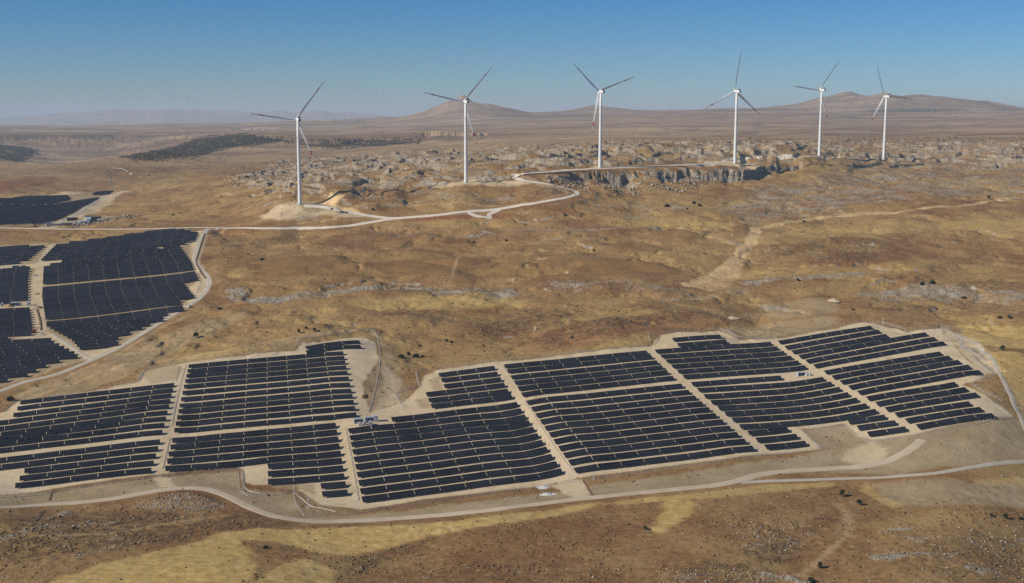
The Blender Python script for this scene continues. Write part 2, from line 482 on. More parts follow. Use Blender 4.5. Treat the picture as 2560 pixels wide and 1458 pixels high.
# --- cliffs: the line of the upper edge, drop in metres, reach, depth of the flutes
CLIFFS = [
 ([(1378,446),(1392,441),(1450,438),(1520,437),(1600,434),(1680,431),(1720,427),(1770,424),(1820,424),(1860,428),(1890,421),(1930,415),(1980,410),(2035,405)], 17.5, 70, 8.0),
 ([(2115,411),(2160,413),(2230,413),(2290,411),(2330,406)], 11.0, 50, 4.0),
 ([(2120,419),(2160,421),(2220,424)], 8.0, 40, 3.0),
 ([(2235,392),(2280,390),(2325,386)], 11.0, 60, 4.0),
 ([(1000,461),(1060,459),(1110,455),(1135,449)], 6.0, 40, 3.0),
 ([(1150,440),(1200,435),(1260,430),(1310,426)], 8.0, 50, 3.5),
 ([(975,417),(1030,414),(1090,416),(1130,414)], 8.0, 50, 4),
 ([(1160,402),(1210,397),(1250,392),(1290,388)], 8.0, 50, 4),
 ([(1340,393),(1390,387),(1440,383),(1520,378),(1560,376)], 11.0, 70, 5),
 ([(1600,384),(1650,380),(1700,376)], 8.0, 60, 4),
 ([(1690,396),(1740,390),(1800,389)], 7.0, 50, 4),
 ([(1850,387),(1900,378),(1930,371)], 13.0, 70, 5),
 ([(1940,388),(1980,386),(2010,383)], 10.0, 60, 4),
 ([(2060,384),(2100,378)], 9.0, 60, 4),
 ([(1290,372),(1340,366),(1400,362)], 9.0, 60, 4),
 ([(620,486),(660,478),(690,472)], 8.0, 40, 4),
 ([(700,462),(740,466),(780,468),(815,470)], 8.0, 50, 4),
 ([(715,455),(760,460),(812,466)], 6.0, 40, 4),
 ([(840,478),(900,474),(960,470)], 6.0, 40, 4),
 ([(690,415),(740,414),(770,409)], 10.0, 60, 5),
 ([(880,455),(920,448),(960,442)], 7.0, 40, 4),
 ([(800,350),(860,350),(920,347),(1010,343),(1036,344)], 22.0, 260, 16),
 ([(1030,330),(1080,328),(1120,329),(1180,333),(1230,334)], 24.0, 300, 30),
 ([(400,345),(470,340),(540,336),(600,337)], 14.0, 300, 25),
 ([(800,716),(850,708),(900,703),(925,702)], 5.0, 20, 2),
 ([(940,706),(1000,704),(1060,706)], 3.0, 20, 2),
 ([(2150,716),(2190,704),(2230,700),(2270,703)], 5.0, 25, 3),
]
_flute = fbm(X / 26, Y / 26, 3, 21)
_flute2 = fbm(X / 8.5, Y / 8.5, 2, 23)
# flatness: no undulation or roughness under fields, roads and pads
flat = np.zeros_like(H, dtype=np.float32)
for ol, e in ((PAD_EAST, 25), (WEST_FIELD, 25), (FAR_FIELD, 25), (PAD_T1, 8), (PAD_T2, 10), (PAD_T3, 10), (PAD_T4, 10)):
    flat = np.maximum(flat, polymask(ol, e))
for rd in ROADS_ALL:
    flat = np.maximum(flat, linemask(rd, 26, 10))
ROCKY = np.zeros_like(H, dtype=np.float32)     # broad limestone ground
WA = fbm(X / 45, Y / 45, 4, 31)                 # edge warp
WB = fbm(X / 12, Y / 12, 3, 37)
def rk(pts, e, wt=1.0, wamp=20):
    global ROCKY
    ROCKY = np.maximum(ROCKY, polymask(pts, e, WA, wamp) * wt)
def rkl(pts, w, e=4, wt=1.0, wamp=6):
    global ROCKY
    ROCKY = np.maximum(ROCKY, linemask(pts, w, e, WB, wamp) * wt)
rk([(560,440),(700,405),(900,385),(1300,368),(1700,356),(2000,358),(2200,352),(2560,352),(2700,360),(2700,440),(2400,420),(2050,398),(1900,415),(1700,425),(1400,436),(1290,448),(1000,468),(850,485),(800,470),(700,480),(640,470)], 40, 0.70, 40)
rk([(1780,520),(1850,480),(1900,452),(2030,425),(2200,428),(2400,440),(2560,430),(2700,440),(2700,500),(2400,490),(2250,510),(2000,540),(1850,550)], 25, 0.74, 25)
rk([(2050,420),(2300,412),(2560,400),(2700,400),(2700,440),(2500,435),(2300,440)], 25, 0.7, 25)
rk([(1480,520),(1560,492),(1700,500),(1760,530),(1640,545),(1500,540)], 15, 0.55, 18)
rk([(860,490),(1000,468),(1200,475),(1380,470),(1410,488),(1200,512),(1000,515),(900,510)], 15, 0.6, 16)
rk([(1400,495),(1470,487),(1510,505),(1480,530),(1400,520),(1330,515)], 10, 0.6, 12)
rkl([(585,725),(600,740),(650,748),(700,745)], 26, 6, 0.95)
rkl([(720,735),(780,730),(830,718),(900,712),(930,707),(1000,710),(1060,713)], 22, 6, 1.0)
rkl([(1060,716),(1180,722),(1300,722),(1400,716),(1500,712),(1580,714),(1640,722),(1700,738)], 38, 10, 0.72, 12)
rkl([(935,578),(1000,582),(1060,588),(1090,592),(1150,588),(1200,580),(1300,576),(1400,574),(1500,574),(1640,574)], 12, 4, 0.8)
rkl([(1240,597),(1330,598),(1400,596),(1500,598)], 10, 4, 0.6)
rkl([(1880,700),(1950,692),(2040,685),(2140,680)], 26, 8, 0.85, 10)
rk([(2130,720),(2190,703),(2260,697),(2350,700),(2430,712),(2560,735),(2560,770),(2420,750),(2330,740),(2240,745),(2160,738)], 10, 0.9, 14)
rk([(2300,740),(2420,745),(2600,740),(2600,800),(2480,790),(2350,770)], 14, 0.45, 16)
rkl([(1690,745),(1750,740),(1800,730),(1870,715)], 14, 5, 0.7)
rk([(1740,772),(1800,768),(1900,772),(1920,795),(1840,800),(1760,790)], 8, 0.45, 10)
rkl([(2280,575),(2340,585),(2430,592),(2560,588)], 7, 3, 0.6)
rkl([(540,585),(620,590),(700,605)], 10, 4, 0.45)
rk([(1860,600),(2000,590),(2200,600),(2250,620),(2100,650),(1950,640)], 12, 0.35, 16)
rk([(1850,1300),(1920,1290),(2000,1310),(2050,1340),(2010,1380),(1930,1400),(1850,1380)], 8, 0.5, 10)
rkl([(2190,1350),(2240,1330),(2300,1315),(2380,1305)], 8, 3, 0.55)
rkl([(2230,1340),(2270,1355),(2310,1365)], 5, 2, 0.6)
rkl([(2200,1410),(2260,1395),(2320,1395),(2400,1420),(2440,1440)], 12, 4, 0.6)
rk([(2250,1350),(2400,1320),(2600,1300),(2650,1470),(2300,1480),(2200,1440)], 10, 0.35, 12)
rk([(1650,1420),(1760,1410),(1900,1430),(1980,1458),(1900,1500),(1640,1480)], 6, 0.5, 8)
rkl([(1900,1440),(1960,1450),(2010,1470)], 6, 2, 0.9)
STONE_HEAP = [(345,1255),(400,1238),(450,1232),(500,1240),(545,1262),(500,1275),(430,1272),(370,1266)]
rk(STONE_HEAP, 3, 0.55, 3)
rkl([(115,1300),(170,1282)], 6, 2, 0.85, 3)
rkl([(0,1360),(60,1345),(110,1320),(190,1320),(260,1310)], 9, 4, 0.7, 5)
rkl([(0,1450),(90,1432),(200,1398),(300,1375),(400,1350)], 6, 3, 0.6, 4)
rkl([(100,1385),(200,1370),(320,1350)], 5, 3, 0.45, 4)
rkl([(1060,1348),(1110,1336),(1150,1328)], 6, 2, 0.6, 4)
rkl([(850,850),(900,838),(940,845)], 5, 2, 0.5, 3)
rkl([(1120,812),(1180,805),(1240,808),(1300,820)], 8, 4, 0.5, 6)
rk([(2170,1160),(2230,1150),(2330,1140),(2440,1150),(2360,1170),(2220,1180)], 5, 0.4, 6)
ROCKY *= (1 - flat * 0.92) * 0.85

# ledges of bedding across the plateau, facing the camera side
gate = sstep(-0.22, 0.14, fbm(X / 170, Y / 95, 3, 41))
wv = (Y + 0.25 * X) / 48.0 + fbm(X / 130, Y / 130, 4, 43) * 2.6 + WB * 0.10
sfrac = wv - np.floor(wv)
ledge = np.where(sfrac < 0.11, sstep(0, 0.11, sfrac), 1 - (sfrac - 0.11) / 0.89)
plat = polymask([(560,445),(700,405),(900,385),(1300,366),(1700,352),(2000,352),(2560,345),(2800,350),(2800,430),(2400,415),(2050,398),(1900,408),(1700,420),(1400,430),(1290,445),(1000,466),(850,480),(700,490),(600,480)], 60, WA, 40)
H += H_und * (1 - flat)
H += ledge * gate * plat * (1 - flat) * (8.2 + 2.5 * WA)
# low swells and rounded knolls of the middle ground
H += (1 - flat) * sstep(900, 1100, R) * (1 - sstep(2600, 3200, R)) * (np.abs(fbm(X / 140, Y / 85, 3, 61)) * 11.0 - 2.6)

# the valley of the canyon far off, the gully of the orange track, the knoll cut open beside the first turbine
H -= polymask([(-200,345),(0,343),(150,340),(300,340),(480,343),(560,352),(470,366),(380,378),(310,398),(180,402),(60,384),(-200,372)], 320, WA, 80) * 75
H -= linemask([(1720,712),(1780,690),(1840,650),(1885,600),(1895,570),(2050,545),(2200,530)], 60, 40, WA, 10) * 4.5
H += polymask([(824,489),(845,478),(900,476),(1000,480),(1010,508),(940,524),(885,513),(845,505)], 13, WB, 2) * 8.0
# small dry gullies between the knolls
_gn = fbm(X / 190 + 0.35 * WA, Y / 120 + 0.25 * WA, 3, 67)
GULLY = (sstep(0.22, 0.0, np.abs(_gn)) * (1 - flat) * sstep(850, 1050, R) * (1 - sstep(2300, 3000, R))).astype(np.float32)
H -= GULLY * 2.6
H += polymask([(318,398),(380,382),(440,368),(500,350),(560,342),(640,345),(720,350),(660,364),(560,376),(450,398),(380,406)], 260, WA, 60) * 42
H += polymask([(-200,362),(40,366),(100,384),(60,398),(-200,404)], 200, WA, 60) * 40
def cliff(pts, drop, reach, flute):
    global H
    P = atl(pts)
    ca = np.array([math.atan2(p.x, p.y) for p in P]); cr = np.array([math.hypot(p.x, p.y) for p in P])
    c0 = np.searchsorted(az, ca.min()); c1 = np.searchsorted(az, ca.max())
    if c1 - c0 < 2: return np.zeros_like(H)
    sl = slice(c0, c1)
    rc = np.interp(az[sl], ca, cr)
    u = (az[sl] - ca.min()) / (ca.max() - ca.min())
    taper = np.minimum(1, np.minimum(u, 1 - u) * 7)
    rc = rc[None, :] + _flute[:, sl] * flute * 2.2 + np.abs(_flute2[:, sl]) * flute * 1.1
    d = rc - R[:, sl]
    wd = np.maximum(2.0, R[:, sl] * 0.0022)
    k = (0.62 * sstep(0, 1, d / wd) + 0.38 * sstep(0, 1, (d - wd * (2.2 + 6 * _flute[:, sl])) / wd)) * np.exp(-np.maximum(d - wd, 0) / reach)
    k = k * (0.45 + 0.55 * sstep(-0.30, 0.0, fbm(X[:, sl] / 60, Y[:, sl] / 200, 2, 29)))
    H[:, sl] -= k * drop * taper[None, :] * (1 + 0.7 * WA[:, sl] + 0.3 * _flute[:, sl])
    # talus roughness at the foot
    H[:, sl] += np.maximum(_flute2[:, sl], 0) * 2.0 * np.exp(-((d - 10) / 14) ** 2) * (d > 0)
for c in CLIFFS:
    cliff(*c)
rough = np.clip(ROCKY, 0, 1) * (1 - flat)
crag = np.abs(fbm(X / 7.5, Y / 7.5, 3, 71))
near3 = (1 - sstep(2500, 4000, R)).astype(np.float32)
H += rough * near3 * (crag * 1.3 + np.maximum(WB, 0) * 1.2)
H += (1 - flat) * near3 * (pnoise(X / 5.5, Y / 5.5, 91) * 0.16 + WB * 0.35)
H += flat * pnoise(X / 9, Y / 9, 93) * 0.05
# stone heap, spoil banks
H += polymask(STONE_HEAP, 7) * 2.6

# ------------------------------------------------------------------ ground cover (what the soil itself is made of)
def cover(spec):
    out = np.zeros_like(H, dtype=np.float32)
    for kind, pts, wdt, e, warp, wamp, wt in spec:
        wa = {'a': WA, 'b': WB}[warp]
        mk = polymask(pts, e, wa, wamp) if kind == 'p' else linemask(pts, wdt, e, wa, wamp)
        out = np.maximum(out, mk * wt)
    return out
SAND = cover([
 ('p', PAD_EAST, 0, 1.5, 'b', 1.5, 1.0),
 ('p', PAD_T2, 0, 3, 'b', 3, 0.8), ('p', PAD_T3, 0, 3, 'b', 3, 0.8), ('p', PAD_T4, 0, 3, 'b', 3, 0.9),
 ('p', [(1835,411),(1900,413),(1905,440),(1880,446),(1850,440)], 0, 3, 'b', 3, 0.7),
 ('p', [(95,660),(120,612),(150,612),(112,662),(110,720),(112,800),(120,830),(240,890),(225,905),(190,890),(90,838),(80,800),(75,740),(80,690)], 0, 3, 'b', 3, 0.8),
 ('p', [(-100,667),(80,660),(200,638),(205,644),(110,668),(80,672),(-100,680)], 0, 2, 'b', 1, 0.8),
 ('p', [(-100,768),(75,755),(160,742),(165,750),(90,772),(-100,782)], 0, 2, 'b', 1, 0.8),
 ('p', [(20,848),(110,834),(125,850),(60,858),(15,860)], 0, 2, 'b', 2, 0.7),
 ('p', [(350,600),(420,578),(500,577),(520,572),(512,610),(498,650),(520,700),(500,745),(470,770),(470,720),(500,702),(478,650),(484,610)], 0, 3, 'b', 3, 0.75),
 ('p', [(470,770),(400,806),(300,865),(215,905),(205,880),(300,862),(380,815),(460,760)], 0, 3, 'b', 3, 0.75),
 ('p', [(2440,850),(2400,835),(2350,828),(2380,860),(2430,910),(2470,935),(2500,930)], 0, 2, 'b', 2, 0.8),
 ('p', [(2120,1120),(2180,1105),(2220,1120),(2210,1160),(2150,1165),(2100,1150)], 0, 4, 'b', 5, 0.8),
 ('p', [(1370,1215),(1420,1200),(1460,1200),(1475,1240),(1440,1252),(1400,1225)], 0, 2, 'b', 2, 0.9),
 ('p', [(400,1218),(385,1195),(400,1190),(425,1195),(440,1218)], 0, 2, 'b', 1, 0.9),
 ('p', [(955,905),(1000,950),(1000,1010),(925,1028),(960,985)], 0, 3, 'b', 4, 0.55),
 ('p', FILL_T1, 0, 3, 'b', 3, 0.75),
 ('p', [(1260,447),(1330,444),(1440,486),(1400,478),(1330,460)], 0, 4, 'b', 3, 0.4),
 ('l', [(45,990),(130,955),(260,900),(380,835),(470,790)], 6, 3, 'b', 3, 0.3),
 ('p', [(-50,495),(60,493),(130,486),(240,482),(180,487),(60,500)], 0, 5, 'b', 5, 0.6),
 ('l', [(120,568),(180,548),(240,520),(290,484),(310,478)], 26, 5, 'b', 6, 0.7),
 ('l', [(-50,514),(60,513),(130,514),(175,506)], 16, 3, 'b', 4, 0.7),
 ('p', [(110,563),(200,550),(260,540),(330,542),(250,556),(160,566)], 0, 5, 'b', 6, 0.55),
])
CUT = polymask(CUT_T1, 2, WB, 1.5)
STRAW = cover([
 ('p', [(60,1475),(250,1412),(420,1372),(520,1345),(570,1328),(600,1338),(625,1380),(640,1425),(600,1475)], 0, 3, 'b', 4, 1.0),
 ('p', [(560,1333),(640,1320),(760,1322),(860,1318),(1000,1312),(1150,1300),(1300,1282),(1420,1266),(1500,1258),(1440,1280),(1330,1300),(1200,1318),(1080,1340),(980,1368),(880,1388),(800,1384),(720,1364),(650,1352),(600,1350)], 0, 2.5, 'b', 3, 1.0),
 ('p', [(620,1480),(680,1425),(740,1396),(790,1400),(835,1432),(850,1480)], 0, 2.5, 'b', 3, 1.0),
 ('p', [(1625,1325),(1655,1280),(1650,1258),(1700,1244),(1740,1262),(1725,1290),(1680,1315),(1650,1335)], 0, 3, 'b', 4, 0.95),
 ('p', [(1480,1262),(1600,1246),(1780,1230),(1900,1212),(2070,1206),(2100,1212),(1950,1228),(1800,1245),(1700,1250),(1560,1262)], 0, 2, 'b', 3, 0.85),
 ('p', [(2395,812),(2460,814),(2580,818),(2700,815),(2700,875),(2560,872),(2440,866),(2410,845)], 0, 3, 'b', 3, 0.9),
 ('p', [(2470,882),(2560,884),(2700,886),(2700,1060),(2590,1050),(2540,990),(2490,920)], 0, 3, 'b', 3, 0.9),
 ('p', [(2180,1212),(2160,1206),(2150,1225),(2190,1250),(2230,1270),(2260,1262),(2190,1235)], 0, 3, 'b', 3, 0.7),
 ('p', [(2430,1205),(2500,1195),(2700,1185),(2700,1210),(2480,1212)], 0, 3, 'b', 3, 0.7),
 ('p', [(860,745),(960,738),(1100,740),(1250,742),(1330,750),(1300,765),(1200,775),(1050,775),(900,770)], 0, 8, 'a', 12, 0.75),
 ('p', [(1240,745),(1330,748),(1320,765),(1260,768)], 0, 6, 'b', 6, 0.8),
 ('p', [(1420,790),(1500,780),(1600,770),(1660,778),(1560,795),(1450,805)], 0, 6, 'b', 8, 0.5),
 ('p', [(1540,850),(1620,830),(1640,850),(1600,865),(1500,875),(1480,868)], 0, 5, 'b', 6, 0.6),
 ('p', [(450,900),(520,880),(640,870),(560,890),(470,910),(400,915)], 0, 5, 'b', 6, 0.7),
 ('p', [(1750,690),(1900,665),(2100,668),(2300,650),(2330,660),(2250,690),(2150,700),(2000,690),(1850,700)], 0, 10, 'a', 10, 0.5),
 ('p', [(1850,600),(2000,560),(2250,555),(2600,550),(2600,575),(2300,575),(2100,590),(1920,615)], 0, 8, 'a', 10, 0.45),
 ('p', [(1500,545),(1700,540),(1850,560),(1800,580),(1640,570),(1500,565)], 0, 8, 'a', 10, 0.5),
 ('p', [(2190,690),(2250,720),(2100,740),(2000,745),(1960,730)], 0, 8, 'b', 8, 0.4),
 ('p', [(2150,1310),(2300,1290),(2400,1285),(2300,1330),(2200,1345)], 0, 8, 'b', 8, 0.4),
])
STRAW = np.maximum(STRAW, GULLY * 0.22)
FIELD = cover([   # bare harvested ground, smooth brown or grey
 ('p', [(600,655),(760,640),(950,640),(1140,640),(1300,640),(1420,645),(1560,650),(1690,662),(1700,685),(1640,692),(1400,688),(1200,694),(1000,692),(800,690),(640,700)], 0, 4, 'b', 3, 1.0),
])
GREY = cover([
 ('p', STRIP_FRONT, 0, 3, 'b', 3, 0.9), ('p', STRIP_WEST, 0, 3, 'b', 3, 0.9),
 ('p', ENCLAVE, 0, 3, 'b', 4, 0.6),
 ('p', [(530,800),(620,780),(600,800),(540,830),(440,880),(300,950),(180,985),(60,1010),(40,995),(130,960),(260,905),(380,850)], 0, 3, 'b', 4, 0.6),
 ('p', [(1800,825),(1900,812),(2010,800),(2060,790),(2100,800),(2060,822),(1945,842),(1850,845)], 0, 3, 'b', 4, 0.6),
 ('p', [(1900,760),(2000,745),(2080,750),(2100,770),(2060,790),(1960,800),(1910,785)], 0, 5, 'b', 5, 0.55),
 ('p', [(2360,815),(2400,812),(2480,880),(2560,1000),(2600,1060),(2560,1045),(2500,940),(2420,850)], 0, 3, 'b', 3, 0.7),
 ('p', [(2170,1210),(2200,1230),(2190,1262),(2320,1268),(2600,1275),(2700,1240),(2700,1190),(2430,1205),(2280,1200)], 0, 4, 'b', 4, 0.75),
 ('p', [(420,920),(340,950),(345,930),(380,915),(470,890),(600,868),(740,845),(760,850),(640,872)], 0, 2, 'b', 2, 0.5),
 ('p', CLEARING_OVAL, 0, 3, 'b', 3, 0.9),
 ('p', PAD_T1, 0, 2, 'b', 2, 1.0),
 ('p', [(2090,1320),(2130,1255),(2150,1300),(2110,1340)], 0, 4, 'b', 4, 0.4),
 ('p', WEST_FIELD, 0, 3, 'b', 3, 0.9), ('p', FAR_FIELD, 0, 6, 'b', 6, 0.7),
])
# soil bare patches left inside the sandy pad
PATCH = cover([
 ('p', CLEARING_OVAL, 0, 3, 'b', 2, 0.9),
 ('p', [(1075,950),(1100,940),(1108,975),(1085,975)], 0, 2, 'b', 2, 0.7),
 ('p', [(1040,1000),(1068,990),(1078,1020),(1050,1022)], 0, 2, 'b', 2, 0.7),
 ('p', [(655,1212),(700,1205),(780,1212),(790,1240),(760,1225),(690,1222)], 0, 2, 'b', 3, 0.8),
 ('p', [(740,1230),(760,1240),(800,1262),(850,1272),(800,1285),(755,1288)], 0, 2, 'b', 2, 0.7),
 ('p', [(1400,780),(1410,780),(1410,790),(1400,790)], 0, 1, 'b', 0, 0.0),
])
RED = cover([
 ('p', [(995,553),(1060,545),(1130,540),(1185,538),(1200,541),(1170,547),(1080,552),(1020,555)], 0, 2, 'b', 2, 1.0),
 ('p', [(1222,545),(1235,536),(1270,532),(1290,535),(1275,544),(1240,547)], 0, 2, 'b', 2, 1.0),
 ('p', [(905,968),(913,966),(922,1000),(912,1008),(900,1003)], 0, 1, 'b', 1, 0.9),
 ('p', [(0,455),(60,440),(130,445),(160,455),(90,468),(0,480),(-100,480),(-100,455)], 0, 20, 'a', 25, 0.55),
 ('p', [(2380,335),(2560,333),(2700,333),(2700,340),(2400,340)], 0, 30, 'a', 40, 0.6),
 ('p', [(1250,830),(1500,800),(1700,790),(1900,800),(1800,815),(1650,830),(1500,850),(1300,880)], 0, 15, 'a', 15, 0.35),
])
SCRUB = cover([
 ('p', [(960,760),(1130,770),(1100,800),(980,800),(900,785)], 0, 10, 'a', 12, 0.6),
 ('p', [(1150,800),(1330,770),(1560,770),(1700,775),(1900,790),(1880,800),(1700,800),(1600,815),(1500,840),(1350,860),(1200,850)], 0, 14, 'a', 14, 0.75),
 ('p', [(1000,720),(1300,726),(1550,730),(1600,745),(1400,755),(1150,740),(1000,735)], 0, 10, 'a', 10, 0.6),
 ('p', [(1900,600),(2050,590),(2200,605),(2230,625),(2150,655),(1950,650),(1890,630)], 0, 12, 'a', 12, 0.6),
 ('p', [(2030,640),(2150,632),(2200,645),(2100,658)], 0, 6, 'b', 6, 0.7),
 ('p', [(2330,690),(2600,700),(2700,720),(2600,740),(2400,715)], 0, 10, 'a', 10, 0.5),
 ('p', [(2180,770),(2330,755),(2350,775),(2250,785)], 0, 8, 'b', 8, 0.6),
 ('p', [(1850,1370),(1950,1335),(2040,1330),(2090,1300),(2060,1290),(2000,1350),(1980,1400),(1900,1420)], 0, 6, 'b', 8, 0.8),
 ('p', [(1700,1420),(1850,1400),(1950,1430),(1960,1480),(1700,1480)], 0, 6, 'b', 8, 0.7),
 ('p', [(1050,1420),(1250,1390),(1450,1410),(1560,1440),(1600,1480),(1000,1480)], 0, 8, 'b', 10, 0.45),
 ('p', [(2250,1380),(2450,1330),(2600,1340),(2600,1480),(2300,1470)], 0, 8, 'b', 10, 0.5),
 ('p', [(0,1300),(200,1280),(500,1275),(640,1300),(560,1325),(400,1360),(0,1420)], 0, 6, 'b', 8, 0.65),
 ('p', [(560,1270),(700,1300),(740,1312),(640,1320),(540,1330)], 0, 4, 'b', 4, 0.7),
 ('p', [(870,1392),(980,1372),(1100,1345),(1040,1380),(880,1440),(860,1420)], 0, 4, 'b', 5, 0.6),
 ('p', [(-100,336),(150,333),(300,331),(560,336),(560,346),(300,353),(-100,353)], 0, 120, 'a', 120, 0.75),
 ('p', [(150,352),(300,350),(330,372),(280,392),(160,385)], 0, 100, 'a', 120, 0.6),
 ('p', [(700,400),(820,385),(900,395),(760,425),(640,450),(600,430)], 0, 40, 'a', 60, 0.5),
 ('p', [(820,350),(1000,346),(1040,360),(900,372),(800,370)], 0, 60, 'a', 80, 0.7),
 ('p', [(250,385),(360,400),(480,420),(420,450),(300,455),(180,440),(100,420)], 0, 40, 'a', 40, 0.4),
])
FOREST = cover([
 ('p', [(318,396),(380,380),(440,366),(500,348),(560,340),(640,343),(705,347),(725,354),(650,362),(560,372),(520,380),(450,394),(400,402),(350,402)], 0, 30, 'a', 50, 1.0),
 ('p', [(-60,362),(40,366),(100,384),(60,395),(0,400),(-60,402)], 0, 25, 'a', 40, 1.0),
 ('p', [(180,338),(290,336),(290,345),(200,346)], 0, 60, 'a', 90, 0.8), ('p', [(0,340),(100,337),(160,340),(60,347)], 0, 60, 'a', 90, 0.6), ('p', [(320,338),(480,335),(600,337),(480,343),(350,345)], 0, 60, 'a', 90, 0.55), ('p', [(720,352),(860,352),(1010,350),(1030,360),(900,368),(760,366)], 0, 60, 'a', 90, 0.45),
 ('p', [(2120,278),(2200,273),(2300,272),(2430,277),(2300,281)], 0, 60, 'a', 60, 0.9),
 ('p', [(1560,281),(1750,276),(1960,270),(1960,275),(1800,280)], 0, 60, 'a', 60, 0.55),
 ('p', [(1230,292),(1360,288),(1480,287),(1480,291),(1330,296)], 0, 60, 'a', 60, 0.6),
 ('p', [(2450,277),(2560,272),(2600,273),(2560,279)], 0, 60, 'a', 60, 0.6),
])
TRACK = cover([
 ('l', [(1720,712),(1760,700),(1800,680),(1830,655),(1850,640),(1870,615),(1885,590),(1890,570)], 15, 2, 'b', 4, 1.0),
 ('p', [(1715,715),(1760,698),(1790,690),(1830,660),(1860,632),(1868,640),(1850,690),(1830,712),(1780,728)], 0, 4, 'b', 4, 0.6),
 ('l', [(1890,570),(1950,560),(2050,545),(2150,535)], 9, 2, 'b', 4, 0.9),
 ('l', [(2150,532),(2280,524),(2400,516),(2500,502),(2600,490)], 10, 3, 'b', 3, 0.9),
 ('l', [(1870,600),(1930,590),(2000,575)], 5, 3, 'b', 3, 0.5),
 ('l', [(1700,570),(1760,590),(1840,615)], 4, 3, 'b', 3, 0.5),
 ('l', [(2000,1440),(2060,1390),(2110,1345),(2130,1320)], 4, 2, 'b', 2, 0.45),
 ('l', [(2100,1260),(2130,1310),(2130,1340)], 5, 3, 'b', 3, 0.5),
 ('l', [(100,1340),(260,1335),(400,1312),(560,1290)], 3, 2, 'b', 2, 0.5),
 ('l', [(520,590),(560,575),(560,572)], 6, 3, 'b', 3, 0.6),
 ('l', [(880,520),(1000,512),(1200,514),(1350,503),(1420,485),(1410,470)], 5, 2, 'b', 2, 0.4),
 ('l', [(740,560),(900,542),(1000,550)], 5, 2, 'b', 2, 0.4),
 ('l', [(40,1005),(130,975),(260,925),(400,905),(560,878),(700,850),(800,835),(930,828)], 5, 2, 'b', 2, 0.45),
 ('l', [(930,828),(960,870),(1000,930)], 6, 3, 'b', 3, 0.5),
 ('l', [(1140,665),(1130,690),(1150,640)], 3, 2, 'b', 2, 0.5),
 ('l', [(620,870),(740,840),(850,826)], 4, 2, 'b', 2, 0.3),
])
SAND *= (1 - PATCH * 0.75)
SAND = np.maximum(SAND, 0)
GREY = np.maximum(GREY, PATCH * 0.6)
SAND = np.where(CUT > 0.5, 0, SAND)
# limestone shows wherever the ground is steep
dHr = np.gradient(H, rr, axis=0)
dHt = np.gradient(H, az, axis=1) / R
slope = np.sqrt(dHr ** 2 + dHt ** 2)
del dHr, dHt
ROCK = np.maximum(ROCKY, sstep(0.46, 0.9, slope) * ((R < 4300) | ((X > -950) & (R < 7500))) * (1 - flat))
del slope
ROCK = ROCK * (1 - CUT) * (1 - 0.85 * TRACK)

gv = np.c_[X.ravel(), Y.ravel(), H.ravel()]
idx = np.arange(NR * NC, dtype=np.int32).reshape(NR, NC)
gf = np.stack([idx[:-1, :-1], idx[:-1, 1:], idx[1:, 1:], idx[1:, :-1]], -1).reshape(-1, 4)
ground_me = mesh_np('ground', gv, gf, smooth=True)
del gv, gf, idx
def fattr(name, *ch):
    a = ground_me.color_attributes.new(name, 'FLOAT_COLOR', 'POINT')
    buf = np.zeros((NR * NC, 4), dtype=np.float32)
    for k, c in enumerate(ch):
        buf[:, k] = c.ravel()
    a.data.foreach_set('color', buf.ravel())
fattr('cover_a', ROCK, SAND, STRAW, RED)
fattr('cover_b', SCRUB, GREY, TRACK, FOREST)
fattr('cover_c', FIELD, CUT, sstep(1650, 4200, R).astype(np.float32), np.clip(fbm(X / 420, Y / 420, 3, 101) * 0.5 + 0.5, 0, 1))

